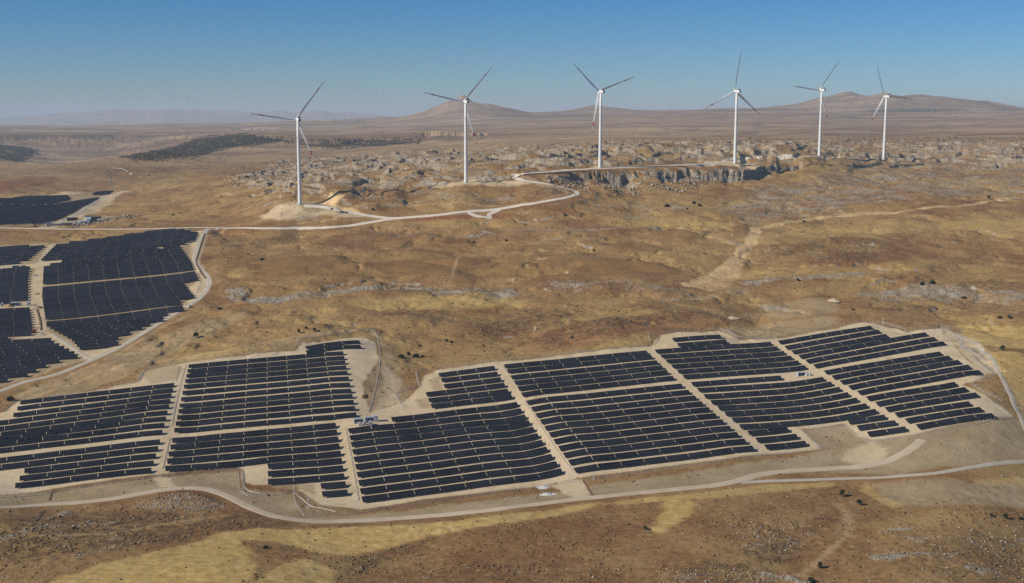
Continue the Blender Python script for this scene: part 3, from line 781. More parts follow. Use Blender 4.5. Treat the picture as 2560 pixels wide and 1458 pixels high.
# ------------------------------------------------------------------ materials
class G:
    """small node graph builder"""
    def __init__(self, name):
        self.m = bpy.data.materials.new(name)
        self.m.use_nodes = True
        self.t = self.m.node_tree
        self.n, self.l = self.t.nodes, self.t.links
        self.p = self.n['Principled BSDF']
    def node(self, typ, **kw):
        n = self.n.new(typ)
        for k, v in kw.items(): setattr(n, k, v)
        return n
    def put(self, sock, v):
        if hasattr(v, 'is_linked'): self.l.new(v, sock)
        elif isinstance(v, (tuple, list)): sock.default_value = tuple(v) + (1.0,) * (len(sock.default_value) - len(v))
        else: sock.default_value = v
    def noise(self, vec, scale, detail=4, rough=0.55, dim='3D'):
        n = self.node('ShaderNodeTexNoise'); n.noise_dimensions = dim
        self.l.new(vec, n.inputs['Vector'])
        n.inputs['Scale'].default_value = scale; n.inputs['Detail'].default_value = detail; n.inputs['Roughness'].default_value = rough
        return n.outputs['Fac']
    def math(self, op, a, b=0.0, c=0.0, clamp=False):
        n = self.node('ShaderNodeMath', operation=op); n.use_clamp = clamp
        self.put(n.inputs[0], a); self.put(n.inputs[1], b)
        if len(n.inputs) > 2: self.put(n.inputs[2], c)
        return n.outputs[0]
    def ramp(self, a, lo, hi, t0=0.0, t1=1.0):
        n = self.node('ShaderNodeMapRange'); n.interpolation_type = 'SMOOTHSTEP'
        self.put(n.inputs[0], a); self.put(n.inputs[1], lo); self.put(n.inputs[2], hi); self.put(n.inputs[3], t0); self.put(n.inputs[4], t1)
        return n.outputs[0]
    def mix(self, f, a, b, mode='MIX'):
        n = self.node('ShaderNodeMix', data_type='RGBA', blend_type=mode)
        self.put(n.inputs['Factor'], f); self.put(n.inputs[6], a); self.put(n.inputs[7], b)
        return n.outputs[2]
    def obj(self):
        return self.node('ShaderNodeTexCoord').outputs['Object']
    def scale(self, vec, s):
        n = self.node('ShaderNodeVectorMath', operation='MULTIPLY')
        self.l.new(vec, n.inputs[0]); n.inputs[1].default_value = s
        return n.outputs[0]
    def bump(self, h, strength, dist):
        n = self.node('ShaderNodeBump'); n.inputs['Strength'].default_value = strength; n.inputs['Distance'].default_value = dist
        self.l.new(h, n.inputs['Height']); self.l.new(n.outputs[0], self.p.inputs['Normal'])
    def done(self, col, rough=0.9, spec=0.2, metal=0.0):
        self.put(self.p.inputs['Base Color'], col)
        self.put(self.p.inputs['Roughness'], rough)
        self.p.inputs['Specular IOR Level'].default_value = spec
        self.p.inputs['Metallic'].default_value = metal
        return self.m

def simple(name, col, rough=0.7, spec=0.3, metal=0.0, var=0.15, scale=1.5):
    g = G(name)
    v = g.noise(g.obj(), scale, 4)
    f = g.ramp(v, 0.3, 0.7)
    c = g.mix(f, tuple(x * (1 - var) for x in col), tuple(min(1, x * (1 + var)) for x in col))
    return g.done(c, rough, spec, metal)

g = G('dry_ground')
co = g.obj()
def attr(n):
    a = g.node('ShaderNodeAttribute'); a.attribute_name = n
    s = g.node('ShaderNodeSeparateColor'); g.l.new(a.outputs['Color'], s.inputs[0])
    return s.outputs[0], s.outputs[1], s.outputs[2], a.outputs['Alpha']
rock, sand, straw, red = attr('cover_a')
scrub, grey, track, forest = attr('cover_b')
field, cut, farf, nfar = attr('cover_c')
n1 = g.noise(co, 1 / 160.0, 5, 0.6)
n2 = g.noise(co, 1 / 30.0, 5, 0.65)
n3 = g.noise(co, 1 / 6.0, 4, 0.65)
n4 = g.noise(co, 1 / 1.6, 3, 0.7)
n5 = g.noise(g.scale(co, (0.45, 1.5, 1)), 1 / 480.0, 5, 0.62)
tan_, brown = (0.318, 0.196, 0.084), (0.225, 0.122, 0.050)
base = g.mix(g.ramp(n2, 0.36, 0.66), brown, tan_)
base = g.mix(g.ramp(n1, 0.47, 0.64, 0, 0.7), base, (0.375, 0.250, 0.100))
base = g.mix(g.ramp(n1, 0.34, 0.47, 0.75, 0), base, (0.215, 0.104, 0.040))
base = g.mix(g.ramp(n3, 0.55, 0.75, 0, 0.40), base, (0.36, 0.255, 0.115))
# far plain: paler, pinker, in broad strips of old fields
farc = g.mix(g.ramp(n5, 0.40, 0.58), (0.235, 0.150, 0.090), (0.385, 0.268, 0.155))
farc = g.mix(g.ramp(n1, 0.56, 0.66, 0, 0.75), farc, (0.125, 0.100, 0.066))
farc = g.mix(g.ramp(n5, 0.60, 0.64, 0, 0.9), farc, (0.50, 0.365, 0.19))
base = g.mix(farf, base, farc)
c = base
fs = g.mix(g.ramp(n3, 0.4, 0.6), (0.235, 0.135, 0.052), (0.265, 0.155, 0.062))
stripe = g.noise(g.scale(co, (0.12, 2.2, 1)), 1 / 9.0, 3, 0.6)
fs = g.mix(g.ramp(stripe, 0.4, 0.65, 0, 0.6), fs, (0.20, 0.112, 0.045))
c = g.mix(field, c, fs)
rd = g.mix(n3, (0.20, 0.066, 0.034), (0.26, 0.095, 0.050))
c = g.mix(red, c, rd)
c = g.mix(g.math('MULTIPLY', scrub, g.ramp(n3, 0.38, 0.60)), c, (0.095, 0.058, 0.032))
gy = g.mix(g.ramp(n2, 0.35, 0.65), (0.33, 0.250, 0.140), (0.41, 0.32, 0.195))
c = g.mix(g.math('MULTIPLY', grey, g.ramp(n3, 0.2, 0.5, 0.75, 1)), c, gy)
st = g.mix(g.ramp(n3, 0.38, 0.65), (0.46, 0.315, 0.108), (0.57, 0.415, 0.160))
swath = g.noise(g.scale(co, (0.35, 1.8, 1)), 1 / 5.0, 3, 0.6)
st = g.mix(g.ramp(swath, 0.45, 0.7, 0, 0.6), st, (0.36, 0.225, 0.080))
st = g.mix(g.ramp(n2, 0.5, 0.75, 0, 0.5), st, (0.44, 0.33, 0.16))
c = g.mix(straw, c, st)
c = g.mix(g.math('MULTIPLY', track, g.ramp(n3, 0.25, 0.55, 0.8, 1)), c, (0.56, 0.395, 0.200))
sd = g.mix(g.ramp(n2, 0.35, 0.65), (0.59, 0.460, 0.280), (0.67, 0.540, 0.350))
sd = g.mix(g.ramp(n3, 0.5, 0.75, 0, 0.45), sd, (0.49, 0.355, 0.20))
sd = g.mix(g.ramp(n2, 0.54, 0.68, 0, 0.55), sd, (0.38, 0.265, 0.135))
sd = g.mix(g.ramp(n1, 0.52, 0.62, 0, 0.4), sd, (0.50, 0.42, 0.31))
c = g.mix(sand, c, sd)
c = g.mix(cut, c, g.mix(n3, (0.72, 0.475, 0.215), (0.80, 0.58, 0.31)))
# limestone: pale grey with lichen and grass in the joints, breaking out in streaks along the bedding
vor = g.node('ShaderNodeTexVoronoi', feature='DISTANCE_TO_EDGE')
g.l.new(co, vor.inputs['Vector']); vor.inputs['Scale'].default_value = 1 / 2.6
joint = g.ramp(vor.outputs['Distance'], 0.0, 0.14)
rc = g.mix(g.ramp(n3, 0.35, 0.65), (0.285, 0.242, 0.182), (0.435, 0.382, 0.300))
rc = g.mix(g.ramp(n2, 0.56, 0.74, 0, 0.6), rc, (0.40, 0.30, 0.20))
rc = g.mix(g.math('MULTIPLY', g.math('SUBTRACT', 1.0, joint), 0.7), rc, (0.15, 0.11, 0.07))
bed = g.noise(g.scale(co, (0.40, 1.3, 1)), 1 / 17.0, 5, 0.68)
rk2 = g.math('ADD', g.math('MULTIPLY', bed, 0.85), g.math('MULTIPLY', g.math('ADD', n3, n4), 0.16))
rf = g.ramp(g.math('ADD', rock, g.math('MULTIPLY', g.math('SUBTRACT', rk2, 0.585), 3.4)), 0.50, 0.95)
rf = g.math('MULTIPLY', rf, g.ramp(rock, 0.04, 0.3))
c = g.mix(rf, c, rc)
fo = g.mix(n3, (0.030, 0.034, 0.018), (0.060, 0.060, 0.030))
c = g.mix(g.math('MULTIPLY', forest, g.ramp(g.math('ADD', n2, g.math('MULTIPLY', n3, 0.3)), 0.52, 0.66)), c, fo)
# fine grain of tufts and stones
n6 = g.noise(co, 1 / 3.4, 2, 0.6)
wild = g.math('SUBTRACT', 1.0, g.math('MAXIMUM', g.math('MAXIMUM', g.math('MAXIMUM', sand, grey), field), g.math('MAXIMUM', cut, g.math('MULTIPLY', straw, 0.6))))
c = g.mix(g.math('MULTIPLY', g.ramp(n6, 0.32, 0.48, 0.5, 0), wild), c, g.mix(1.0, c, (0.42, 0.38, 0.34), 'MULTIPLY'))
c = g.mix(g.ramp(n4, 0.30, 0.48, 0.5, 0), c, g.mix(1.0, c, (0.60, 0.56, 0.50), 'MULTIPLY'))
c = g.mix(g.math('MULTIPLY', g.ramp(n6, 0.60, 0.72, 0, 0.5), wild), c, (0.43, 0.33, 0.18))
hh = g.math('ADD', g.math('MULTIPLY', n3, 0.6), g.math('MULTIPLY', n4, 0.4))
g.bump(hh, 0.55, 0.9)
MAT_GROUND = g.done(c, 0.95, 0.1)
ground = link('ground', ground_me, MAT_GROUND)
tag(ground, kind='structure')

# ------------------------------------------------------------------ roads
def smooth_path(P, step):
    """Catmull-Rom through points, resampled every step metres"""
    P = [Vector((p.x, p.y)) for p in P]
    out = []
    for i in range(len(P) - 1):
        p0 = P[max(i - 1, 0)]; p1 = P[i]; p2 = P[i + 1]; p3 = P[min(i + 2, len(P) - 1)]
        n = max(2, int((p2 - p1).length / step))
        for k in range(n):
            t = k / n
            out.append(0.5 * ((2 * p1) + (p2 - p0) * t + (2 * p0 - 5 * p1 + 4 * p2 - p3) * t * t + (3 * p1 - p0 - 3 * p2 + p3) * t ** 3))
    out.append(P[-1])
    return out

def ribbon(name, pts, width, mat, lift=0.25, step=3.0, nx=7, jitter=0.0, kind='structure', skirt=0.5):
    P = smooth_path(atl(pts) if not isinstance(pts[0], Vector) else pts, step)
    P = [p for p in P if abs(math.atan2(p.x, p.y)) < AZ1 - 0.002]
    A = np.array([(p.x, p.y) for p in P])
    T = np.gradient(A, axis=0); T /= np.linalg.norm(T, axis=1)[:, None] + 1e-9
    N = np.c_[-T[:, 1], T[:, 0]]
    s = np.arange(len(A)) * step
    wl_ = width / 2 * (1 + jitter * fbm(s / 14.0, s * 0 + 1.7, 3, 5)); wr_ = width / 2 * (1 + jitter * fbm(s / 14.0, s * 0 + 8.3, 3, 6))
    V = []
    for k in range(nx):
        f = k / (nx - 1) * 2 - 1
        off = np.where(f < 0, f * wl_, f * wr_)
        q_ = A + N * off[:, None]
        z = hz_arr(q_[:, 0], q_[:, 1]) + lift - (skirt if k in (0, nx - 1) else 0.0)
        V.append(np.c_[q_, z])
    V = np.stack(V, 1)
    n = len(A)
    ii = np.arange(n * nx).reshape(n, nx)
    Fc = np.stack([ii[:-1, :-1], ii[:-1, 1:], ii[1:, 1:], ii[1:, :-1]], -1).reshape(-1, 4)
    me = mesh_np(name, V.reshape(-1, 3), Fc[:, ::-1], smooth=True)
    uv = me.uv_layers.new(name='UVMap')
    uu = np.tile(np.linspace(0, 1, nx), n); vv = np.repeat(s, nx)
    li = Fc[:, ::-1].ravel()
    uv.data.foreach_set('uv', np.c_[uu[li], vv[li]].ravel().astype(np.float32))
    o = link(name, me, mat)
    if kind: o['kind'] = kind
    return o

def road_mat(name, a, b, rut):
    g = G(name)
    co = g.obj()
    n2 = g.noise(co, 1 / 14.0, 4, 0.6); n3 = g.noise(co, 1 / 1.8, 3, 0.6)
    c = g.mix(g.ramp(n2, 0.35, 0.65), a, b)
    u = g.node('ShaderNodeSeparateXYZ'); g.l.new(g.node('ShaderNodeUVMap').outputs[0], u.inputs[0])
    d = g.math('ABSOLUTE', g.math('SUBTRACT', u.outputs[0], 0.5))
    w1 = g.math('ABSOLUTE', g.math('SUBTRACT', d, 0.17))
    r = g.math('MULTIPLY', g.ramp(w1, 0.11, 0.03), g.ramp(n3, 0.3, 0.6, 0.4, 1))
    c = g.mix(g.math('MULTIPLY', r, 0.55), c, rut)
    c = g.mix(g.math('MULTIPLY', g.ramp(d, 0.36, 0.5), g.ramp(n3, 0.4, 0.6)), c, (0.26, 0.18, 0.10))
    return g.done(c, 0.95, 0.1)
M_ROAD = road_mat('packed_gravel', (0.47, 0.375, 0.255), (0.54, 0.44, 0.31), (0.62, 0.515, 0.375))
M_ROAD_PALE = road_mat('pale_gravel', (0.60, 0.53, 0.42), (0.67, 0.60, 0.49), (0.73, 0.66, 0.55))
M_ROAD_GREY = road_mat('grey_gravel', (0.42, 0.37, 0.285), (0.49, 0.435, 0.345), (0.56, 0.50, 0.405))
ribbon('road', ROAD_FRONT, 8.5, M_ROAD, jitter=0.22)
ribbon('road', ROAD_BRANCH, 5.0, M_ROAD_GREY, lift=0.32, jitter=0.2)
ribbon('road', ROAD_UPPER, 8.5, M_ROAD_PALE, lift=0.3, jitter=0.35)
ribbon('road', ROAD_PAD, 8, M_ROAD_PALE, lift=0.36, jitter=0.3)
ribbon('road', ROAD_WEST, 8, M_ROAD_GREY, jitter=0.2)
ribbon('road', [(505,581),(515,577),(545,572)], 5, M_ROAD_GREY, lift=0.34, jitter=0.3)
ribbon('road', [(235,900),(205,885),(170,862),(130,835)], 4.5, M_ROAD_GREY, lift=0.3, jitter=0.3)
ribbon('road', [(1790,409),(1860,403),(1950,396),(2030,391),(2100,391)], 6, M_ROAD_PALE, lift=0.3, jitter=0.3)
ribbon('road', [(1170,532),(1195,541),(1225,545),(1222,537),(1250,524)], 7, M_ROAD_PALE, lift=0.32, jitter=0.4)
ribbon('road', [(110,566),(150,555),(200,530),(250,497),(280,480)], 9, M_ROAD_GREY, lift=0.3, jitter=0.2)
ribbon('road', [(280,420),(310,424),(325,432),(330,438)], 3, M_ROAD_PALE, lift=0.3, jitter=0.2)
ribbon('road', [(2345,822),(2400,842),(2450,872),(2490,920),(2520,975),(2545,1030),(2570,1090)], 4.5, M_ROAD_GREY, lift=0.25, jitter=0.25)

# ------------------------------------------------------------------ solar rows
g = G('solar_glass')
co = g.obj()
sx = g.node('ShaderNodeSeparateXYZ'); g.l.new(co, sx.inputs[0])
mx = g.math('FRACT', g.math('ADD', g.math('MULTIPLY', sx.outputs[0], 14.0 / 16.0), 100.0))
my = g.math('FRACT', g.math('ADD', g.math('MULTIPLY', sx.outputs[1], 1 / 2.32), 100.0))
ex = g.math('ABSOLUTE', g.math('SUBTRACT', mx, 0.5)); ey = g.math('ABSOLUTE', g.math('SUBTRACT', my, 0.5))
lx = g.ramp(ex, 0.440, 0.475); ly = g.ramp(ey, 0.462, 0.482)
line = g.math('MAXIMUM', lx, ly)
oi = g.node('ShaderNodeObjectInfo')
cell = g.mix(oi.outputs['Random'], (0.0056, 0.0060, 0.0074), (0.0135, 0.0145, 0.0180))  # tone varies per table, standing in for uneven sheen on the glass
sheen = g.noise(g.node('ShaderNodeNewGeometry').outputs['Position'], 1 / 40.0, 3)
cell = g.mix(g.ramp(sheen, 0.42, 0.66, 0, 0.7), cell, (0.0200, 0.0220, 0.0275))  # broad lighter patches: sheen painted into the cell colour
c = g.mix(g.math('MULTIPLY', line, 0.62), cell, (0.125, 0.132, 0.150))
M_PANEL = g.done(c, 0.28, 0.26)
M_STEEL = simple('galvanised_steel', (0.42, 0.42, 0.41), 0.5, 0.4, 0.5)

TILT = rad(25); HALF = 2.56; LOWZ = 0.75
TOPZ = LOWZ + 2 * HALF * math.sin(TILT)
DEP = HALF * math.cos(TILT)
def table_mesh():
    b = MB()
    nrm = Vector((0, -math.sin(TILT), math.cos(TILT)))
    mid = Vector((0, 0, (LOWZ + TOPZ) / 2))
    up = Vector((0, math.cos(TILT), math.sin(TILT)))
    vs = []
    for z in (-0.035, 0.035):
        for x, s in ((-8, -HALF), (8, -HALF), (8, HALF), (-8, HALF)):
            vs.append(tuple(mid + Vector((x, 0, 0)) + up * s + nrm * z))
    b.v = vs
    b.f = [(3, 2, 1, 0), (4, 5, 6, 7), (0, 1, 5, 4), (1, 2, 6, 5), (2, 3, 7, 6), (3, 0, 4, 7)]
    return b.mesh('panel_table')
TABLE = table_mesh()
TABLE.materials.append(M_PANEL)
ORD = ['front', 'second', 'third', 'fourth', 'fifth', 'sixth', 'seventh', 'eighth', 'ninth', 'tenth', 'eleventh', 'twelfth', 'thirteenth', 'fourteenth',
       'fifteenth', 'sixteenth', 'seventeenth', 'eighteenth', 'nineteenth', 'twentieth']
TENS = ['', '', 'twenty', 'thirty', 'forty', 'fifty']
def ordinal(k):
    if k < 20: return ORD[k]
    t, u = divmod(k + 1, 10)
    if u == 0: return {3: 'thirtieth', 4: 'fortieth', 5: 'fiftieth', 2: 'twentieth'}[t]
    return TENS[t] + '-' + ('first' if u == 1 else ORD[u - 1])

KS = 1.0     # table depth of the block being built, against the base table
def solar_row(pl, pr, n, label, group, detail=True):
    """pl, pr: ground points under the two ends of the upper edge; n tables"""
    d = Vector((pr.x - pl.x, pr.y - pl.y)); L = d.length; d /= L
    back = Vector((-d.y, d.x))
    if back.y < 0: back = -back
    dep_, top_, low_ = DEP * KS, TOPZ * KS, LOWZ * KS
    a0 = Vector((pl.x, pl.y)) - back * dep_
    row = empty('solar_panel_row', (a0.x, a0.y, hz(a0.x, a0.y)), math.atan2(d.y, d.x))
    tag(row, label, 'solar row', group)
    inv = row.matrix_basis.inverted()
    seg = L / n
    posts = MB(); ends = {}
    for k in range(n):
        c = a0 + d * (seg * (k + 0.5))
        e0 = a0 + d * (seg * k + 0.3); e1 = a0 + d * (seg * (k + 1) - 0.3)
        z0, z1 = hz(e0.x, e0.y), hz(e1.x, e1.y)
        xa = Vector((d.x, d.y, (z1 - z0) / (seg - 0.6))).normalized()
        ya = Vector((back.x, back.y, 0)); za = xa.cross(ya).normalized(); ya = za.cross(xa)
        mtx = Matrix((xa, ya, za)).transposed().to_4x4()
        mtx.translation = Vector((c.x, c.y, (z0 + z1) / 2))
        mtx = mtx @ Matrix.Diagonal((max(0.2, (seg - 0.30) / 16.0), KS, KS, 1))
        mtx = mtx @ Matrix.Rotation(rad(random.gauss(0, 0.9)), 4, 'X')
        t = bpy.data.objects.new('panel_table', TABLE)
        COL.objects.link(t)
        t.parent = row
        t.matrix_basis = inv @ mtx
        if detail:
            for u in (-0.42, -0.14, 0.14, 0.42):
                for s in (-0.62, 0.62):
                    w = c + d * (u * seg) + back * (s * dep_)
                    gz = hz(w.x, w.y)
                    top = (z0 + z1) / 2 + u * (z1 - z0) + (low_ + top_) / 2 + s * HALF * KS * math.sin(TILT) - 0.05
                    ends.setdefault(s, []).append(inv @ Vector((w.x, w.y, top)))
                    posts.tube(inv @ Vector((w.x, w.y, gz - 0.3)), inv @ Vector((w.x, w.y, top)), 0.09, n=4)
    if detail:
        for s, q_ in ends.items():
            for a_, b_ in zip(q_[:-1], q_[1:]):
                posts.tube(a_, b_, 0.07, n=4)
        posts.build('support_frame', M_STEEL, row)
    return row

def rows_between(tl, tr, bl, br, n, tables, desc, group, first=0, total=None, warp=None):
    """n rows from the far row (tl, tr) to the near row (bl, br); photograph pixels of the upper edges"""
    total = total or n
    ys = warp or [k / (n - 1) for k in range(n)]
    for k in range(n):
        f = (ys[k] - ys[0]) / (ys[-1] - ys[0])
        pl = at(tl[0] + (bl[0] - tl[0]) * f, tl[1] + (bl[1] - tl[1]) * f, TOPZ * KS)
        pr = at(tr[0] + (br[0] - tr[0]) * f, tr[1] + (br[1] - tr[1]) * f, TOPZ * KS)
        o = total - 1 - (first + k)
        solar_row(pl, pr, tables, 'dark solar row, %s from the front %s' % (ordinal(o), desc) if o else 'dark solar row at the front %s' % desc, group)

def rows_list(rows, desc, group, first=0, total=None):
    total = total or len(rows)
    for k, (l, r, n) in enumerate(rows):
        o = total - 1 - (first + k)
        solar_row(at(*l, TOPZ * KS), at(*r, TOPZ * KS), n, ('dark solar row, %s from the front %s' % (ordinal(o), desc)) if o else 'dark solar row at the front %s' % desc, group)

KS = 0.93
GR = 'rows of tilted solar tables in the fenced near field'
rows_list([((51.5,1001.8),(436.3,956.5),7),((43.7,1016.6),(433.3,969.5),7),((33,1033),(429.5,982.9),7),((-40,1056),(426,996.7),8),((-51.5,1073),(422.3,1010),8),
           ((-62,1088.7),(418.2,1025),8),((-75,1100.7),(414.5,1040.3),8),((-87.6,1116),(410.4,1056.4),8),((-101,1132.6),(405.9,1073.5),8)], 'of the nine-row block below the oval clearing', GR)
rows_list([((-119.5,1157),(399.7,1097.6),8),((-66,1167),(395.1,1114.7),7),((60.4,1170.3),(390,1132.6),5),((49,1188.9),(384.8,1150.1),5),((37.7,1207.8),(379,1168.3),5)], 'of the five-row block above the stone heap', GR)
KS = 0.96
rows_list([((762,865.8),(896.8,850.6),3),((763,876.6),(899.9,861.4),3)], 'of the short pair crowning the tall block', GR)
rows_between((470.8,911.2),(858,877.6),(434.6,1069.8),(890.5,1029.8),12,8,'of the tall twelve-row block beside the bare cutting', GR, warp=[185,242,298,358,422,495,570,645,710,782,855,933])
KS = 1.02
rows_list([((428.9,1094.5),(838.7,1055.9),7),((424.8,1111.2),(841.7,1072.5),7),((419.9,1128.7),(844.8,1089.8),7),((416.3,1146.2),(847.8,1107.5),7),((411.2,1164.1),(851.1,1125.4),7),
           ((668,1159),(853.9,1143.3),3),((668,1177.3),(857.2,1162.4),3),((668,1197),(860,1182.4),3),((800.3,1207.8),(863.7,1202.7),1),((803,1228.1),(867.8,1223),1)], 'of the stepped block by the bent fence', GR)
KS = 1.06
rows_list([((1095.5,932.3),(1236.2,914.2),3),((1102,945.2),(1243.4,928.4),3),((1108.4,960.2),(1251.7,942.1),3),((1063.7,980.5),(1260.7,956),4),((1069.7,995),(1269,970.5),4),((1075.6,1009.2),(1278,983.9),4)], 'of the small block beside the hooked track', GR)
rows_between((1258.9,911.1),(1616.2,875.5),(1302.8,980.8),(1682,938.7),6,8,'of the six-row block along the rear fence', GR, warp=[60,103,155,203,252,305])
rows_list([((1679.4,844.7),(1799.8,836.1),3),((1691.4,857.3),(1814.5,848.2),3)], 'of the short pair in the rear fence corner', GR)
rows_between((1636.3,873.7),(1926,853.9),(1705.7,936.3),(2012.4,912.7),6,7,'of the block behind the small transformer station', GR, warp=[313,378,445,515,585,655])
rows_list([((1944.4,852.2),(2177.2,814.1),6),((1960.7,864.8),(2196,823.5),6),((1977.8,876),(2215.1,834.2),6),((1995.5,887.3),(2313.3,830.6),8),((2013.3,898.9),(2335.4,841.9),8),((2032.6,911.1),(2357.8,852.9),8)], 'of the fanned block at the rear corner mast', GR)
rows_list([((976.4,1042.4),(1292.1,1004.1),6)] , 'of the shortened row beside the large transformer station', GR)
rows_between((869.1,1070.8),(1302.3,1019.7),(902.4,1241.6),(1403.2,1170.1),10,8,'of the block below the large transformer station', GR, warp=[87,155,220,290,362,435,510,590,670,750])
rows_between((1315.8,1001.1),(1703.7,958.2),(1433.4,1169.1),(1880.8,1113.4),11,8,'of the central block above the two gravel piles', GR, warp=[75,137,197,257,317,378,442,507,572,640,712])
rows_list([((1727,954.5),(1951,938.1),5),((1742.2,968.8),(2057.8,941.6),7),((1758,985),(2078.2,953.3),7),((1775.1,999.8),(2098.9,966.5),7),((1792.7,1013.9),(2120,979.8),7),((1809.8,1028.4),(2142.3,993.2),7),((1827.9,1043.2),(2165.7,1007.5),7),((1846.6,1060.1),(2189.2,1021.4),7)], 'of the block below the small transformer station', GR)
rows_list([((1866.6,1076),(1967.5,1066.6),2),((1887.2,1093.6),(1989.8,1083.5),2),((1908.8,1111.2),(2012.1,1101.1),2)], 'of the two-table trio beside the fenced recess', GR)
rows_list([((2118.8,1048.3),(2212.7,1035.7),2),((2142.3,1063.1),(2238.5,1049.8),2),((2167.6,1078.4),(2264.3,1064.8),2)], 'of the two-table trio above the gravel turnout', GR)
rows_list([((2059.3,926.6),(2349.7,878.4),7),((2078.5,938.8),(2372.3,888.5),7),((2099.1,951),(2396.1,899.4),7),((2120.3,963.8),(2421.1,911.1),7),((2142.7,976.8),(2447.4,924.2),7),((2164.8,991),(2387.3,953.5),5),((2187.9,1004.5),(2413.2,966.6),5),((2211.4,1018.2),(2439.8,980.1),5),((2235.8,1031.2),(2422,1002.3),4),((2262,1046.2),(2450.2,1016.2),4),((2288.7,1060.9),(2480.2,1031.2),4)], 'of the block along the curved track', GR)

def field_rows(outline, ref, pitch, desc, group, detail=False, skip=(), unit=16.4, minlen=12.0):
    """rows parallel to the line ref, one every pitch metres, cut to the outline"""
    P = [Vector((p.x, p.y)) for p in atl(outline)]
    r0, r1 = at(*ref[0]), at(*ref[1])
    d = Vector((r1.x - r0.x, r1.y - r0.y)).normalized()
    nb = Vector((-d.y, d.x))
    if nb.y < 0: nb = -nb
    o = Vector((r0.x, r0.y))
    vs = [(p - o).dot(nb) for p in P]
    segs = []
    k = 0
    v = min(vs) + pitch * 0.5
    while v < max(vs):
        xs = []
        for i in range(len(P)):
            a, b = P[i], P[(i + 1) % len(P)]
            va, vb = (a - o).dot(nb), (b - o).dot(nb)
            if (va > v) != (vb > v):
                t = (v - va) / (vb - va)
                xs.append((a + (b - a) * t - o).dot(d))
        xs.sort()
        for j in range(0, len(xs) - 1, 2):
            if xs[j + 1] - xs[j] > minlen and k not in skip:
                n = max(1, int(round((xs[j + 1] - xs[j]) / unit)))
                segs.append((o + d * xs[j] + nb * v, o + d * xs[j + 1] + nb * v, n, k, j))
        v += pitch; k += 1
    rank = {k: i for i, k in enumerate(sorted({q_[3] for q_ in segs}))}
    for a, b, n, k, j in segs:
        k = rank[k]
        lab = 'dark solar row, %s from front %s' % (ordinal(k), desc) if k else 'dark solar row at the front %s' % desc
        if j: lab = lab.replace('solar row', 'solar row past a gap' if j == 2 else 'solar row past two gaps')
        solar_row(Vector((a.x, a.y, 0)), Vector((b.x, b.y, 0)), n, lab, group, detail)
    return len(segs)
KS = 1.08
GW = 'rows of tilted solar tables in the larger field by the gravel road'
E_OUT = [(110,668),(143,660),(180,648),(265,638),(450,617),(478,655),(498,703),(462,712),(474,728),(490,747),(452,755),(462,779),(410,790),(410,803),(380,812),(350,826),(320,838),(290,851),(300,864),(203,878),(180,852),(150,836),(118,818),(106,745)]
_nr = field_rows(E_OUT, ((203,740),(463,712)), 11.3, 'of the widest block inside the loop road', GW, skip=(11, 25))
_nr += field_rows([(101,655),(142,614),(300,592),(415,575),(470,578),(498,584),(488,606),(462,611),(330,631),(250,640)], ((203,740),(463,712)), 11.3, 'of the strip under the pale upper road', GW)
_nr += field_rows([(-150,640),(-60,626),(118,614),(70,655),(0,665),(-150,684)], ((203,740),(463,712)), 11.3, 'of the corner block under the pale road', GW)
_nr += field_rows([(-150,692),(-60,681),(77,670),(72,700),(72,752),(0,762),(-150,780)], ((203,740),(463,712)), 11.3, 'of the block between two station strips', GW)
_nr += field_rows([(-150,794),(-60,783),(75,771),(84,828),(80,838),(0,850),(-150,866)], ((203,740),(463,712)), 11.3, 'of the block above the diagonal strip', GW)
_nr += field_rows([(-150,876),(-60,866),(90,848),(120,842),(135,858),(200,893),(158,903),(108,920),(75,938),(55,947),(0,956),(-150,975)], ((203,740),(463,712)), 11.3, 'of the pointed block at the grey road bend', GW)
GF = 'rows of tilted solar tables in the distant field by the camp'
_nr += field_rows([(-150,518),(0,516),(130,515),(178,507),(250,496),(228,508),(180,534),(140,553),(100,561),(0,564),(-150,566)], ((0,519),(130,512)), 10.8, 'of the distant slope by the camp', GF)
_nr += field_rows([(-150,505),(30,499),(168,491),(176,497),(170,503),(130,512),(60,513),(-150,515)], ((0,519),(130,512)), 10.8, 'of the distant upper strip', GF)
_nr += field_rows([(228,489),(242,483),(284,480),(268,489)], ((0,519),(130,512)), 10.8, 'of the small distant corner plot', GF)
print('FIELD_ROWS', _nr)

# ------------------------------------------------------------------ wind turbines
g = G('white_coating')
co = g.obj()
c = g.mix(g.ramp(g.noise(co, 0.12, 4), 0.35, 0.7), (0.74, 0.74, 0.73), (0.66, 0.66, 0.65))
M_WHITE = g.done(c, 0.45, 0.4)
g = G('blade_coating')
co = g.obj()
s = g.node('ShaderNodeSeparateXYZ'); g.l.new(co, s.inputs[0])
z = s.outputs[2]
band = g.math('MAXIMUM', g.math('MULTIPLY', g.math('GREATER_THAN', z, 47.0), g.math('LESS_THAN', z, 53.5)), g.math('GREATER_THAN', z, 59.5))
c = g.mix(band, (0.74, 0.75, 0.75), (0.48, 0.022, 0.018))
M_BLADE = g.done(c, 0.4, 0.4)
M_DARK = simple('dark_vent', (0.025, 0.028, 0.030), 0.7)
M_CONC = simple('concrete', (0.46, 0.44, 0.40), 0.9, 0.1)
M_GREYP = simple('pale_grey_paint', (0.50, 0.52, 0.54), 0.5, 0.4)
M_BLUEP = simple('blue_grey_paint', (0.36, 0.42, 0.50), 0.45, 0.4)

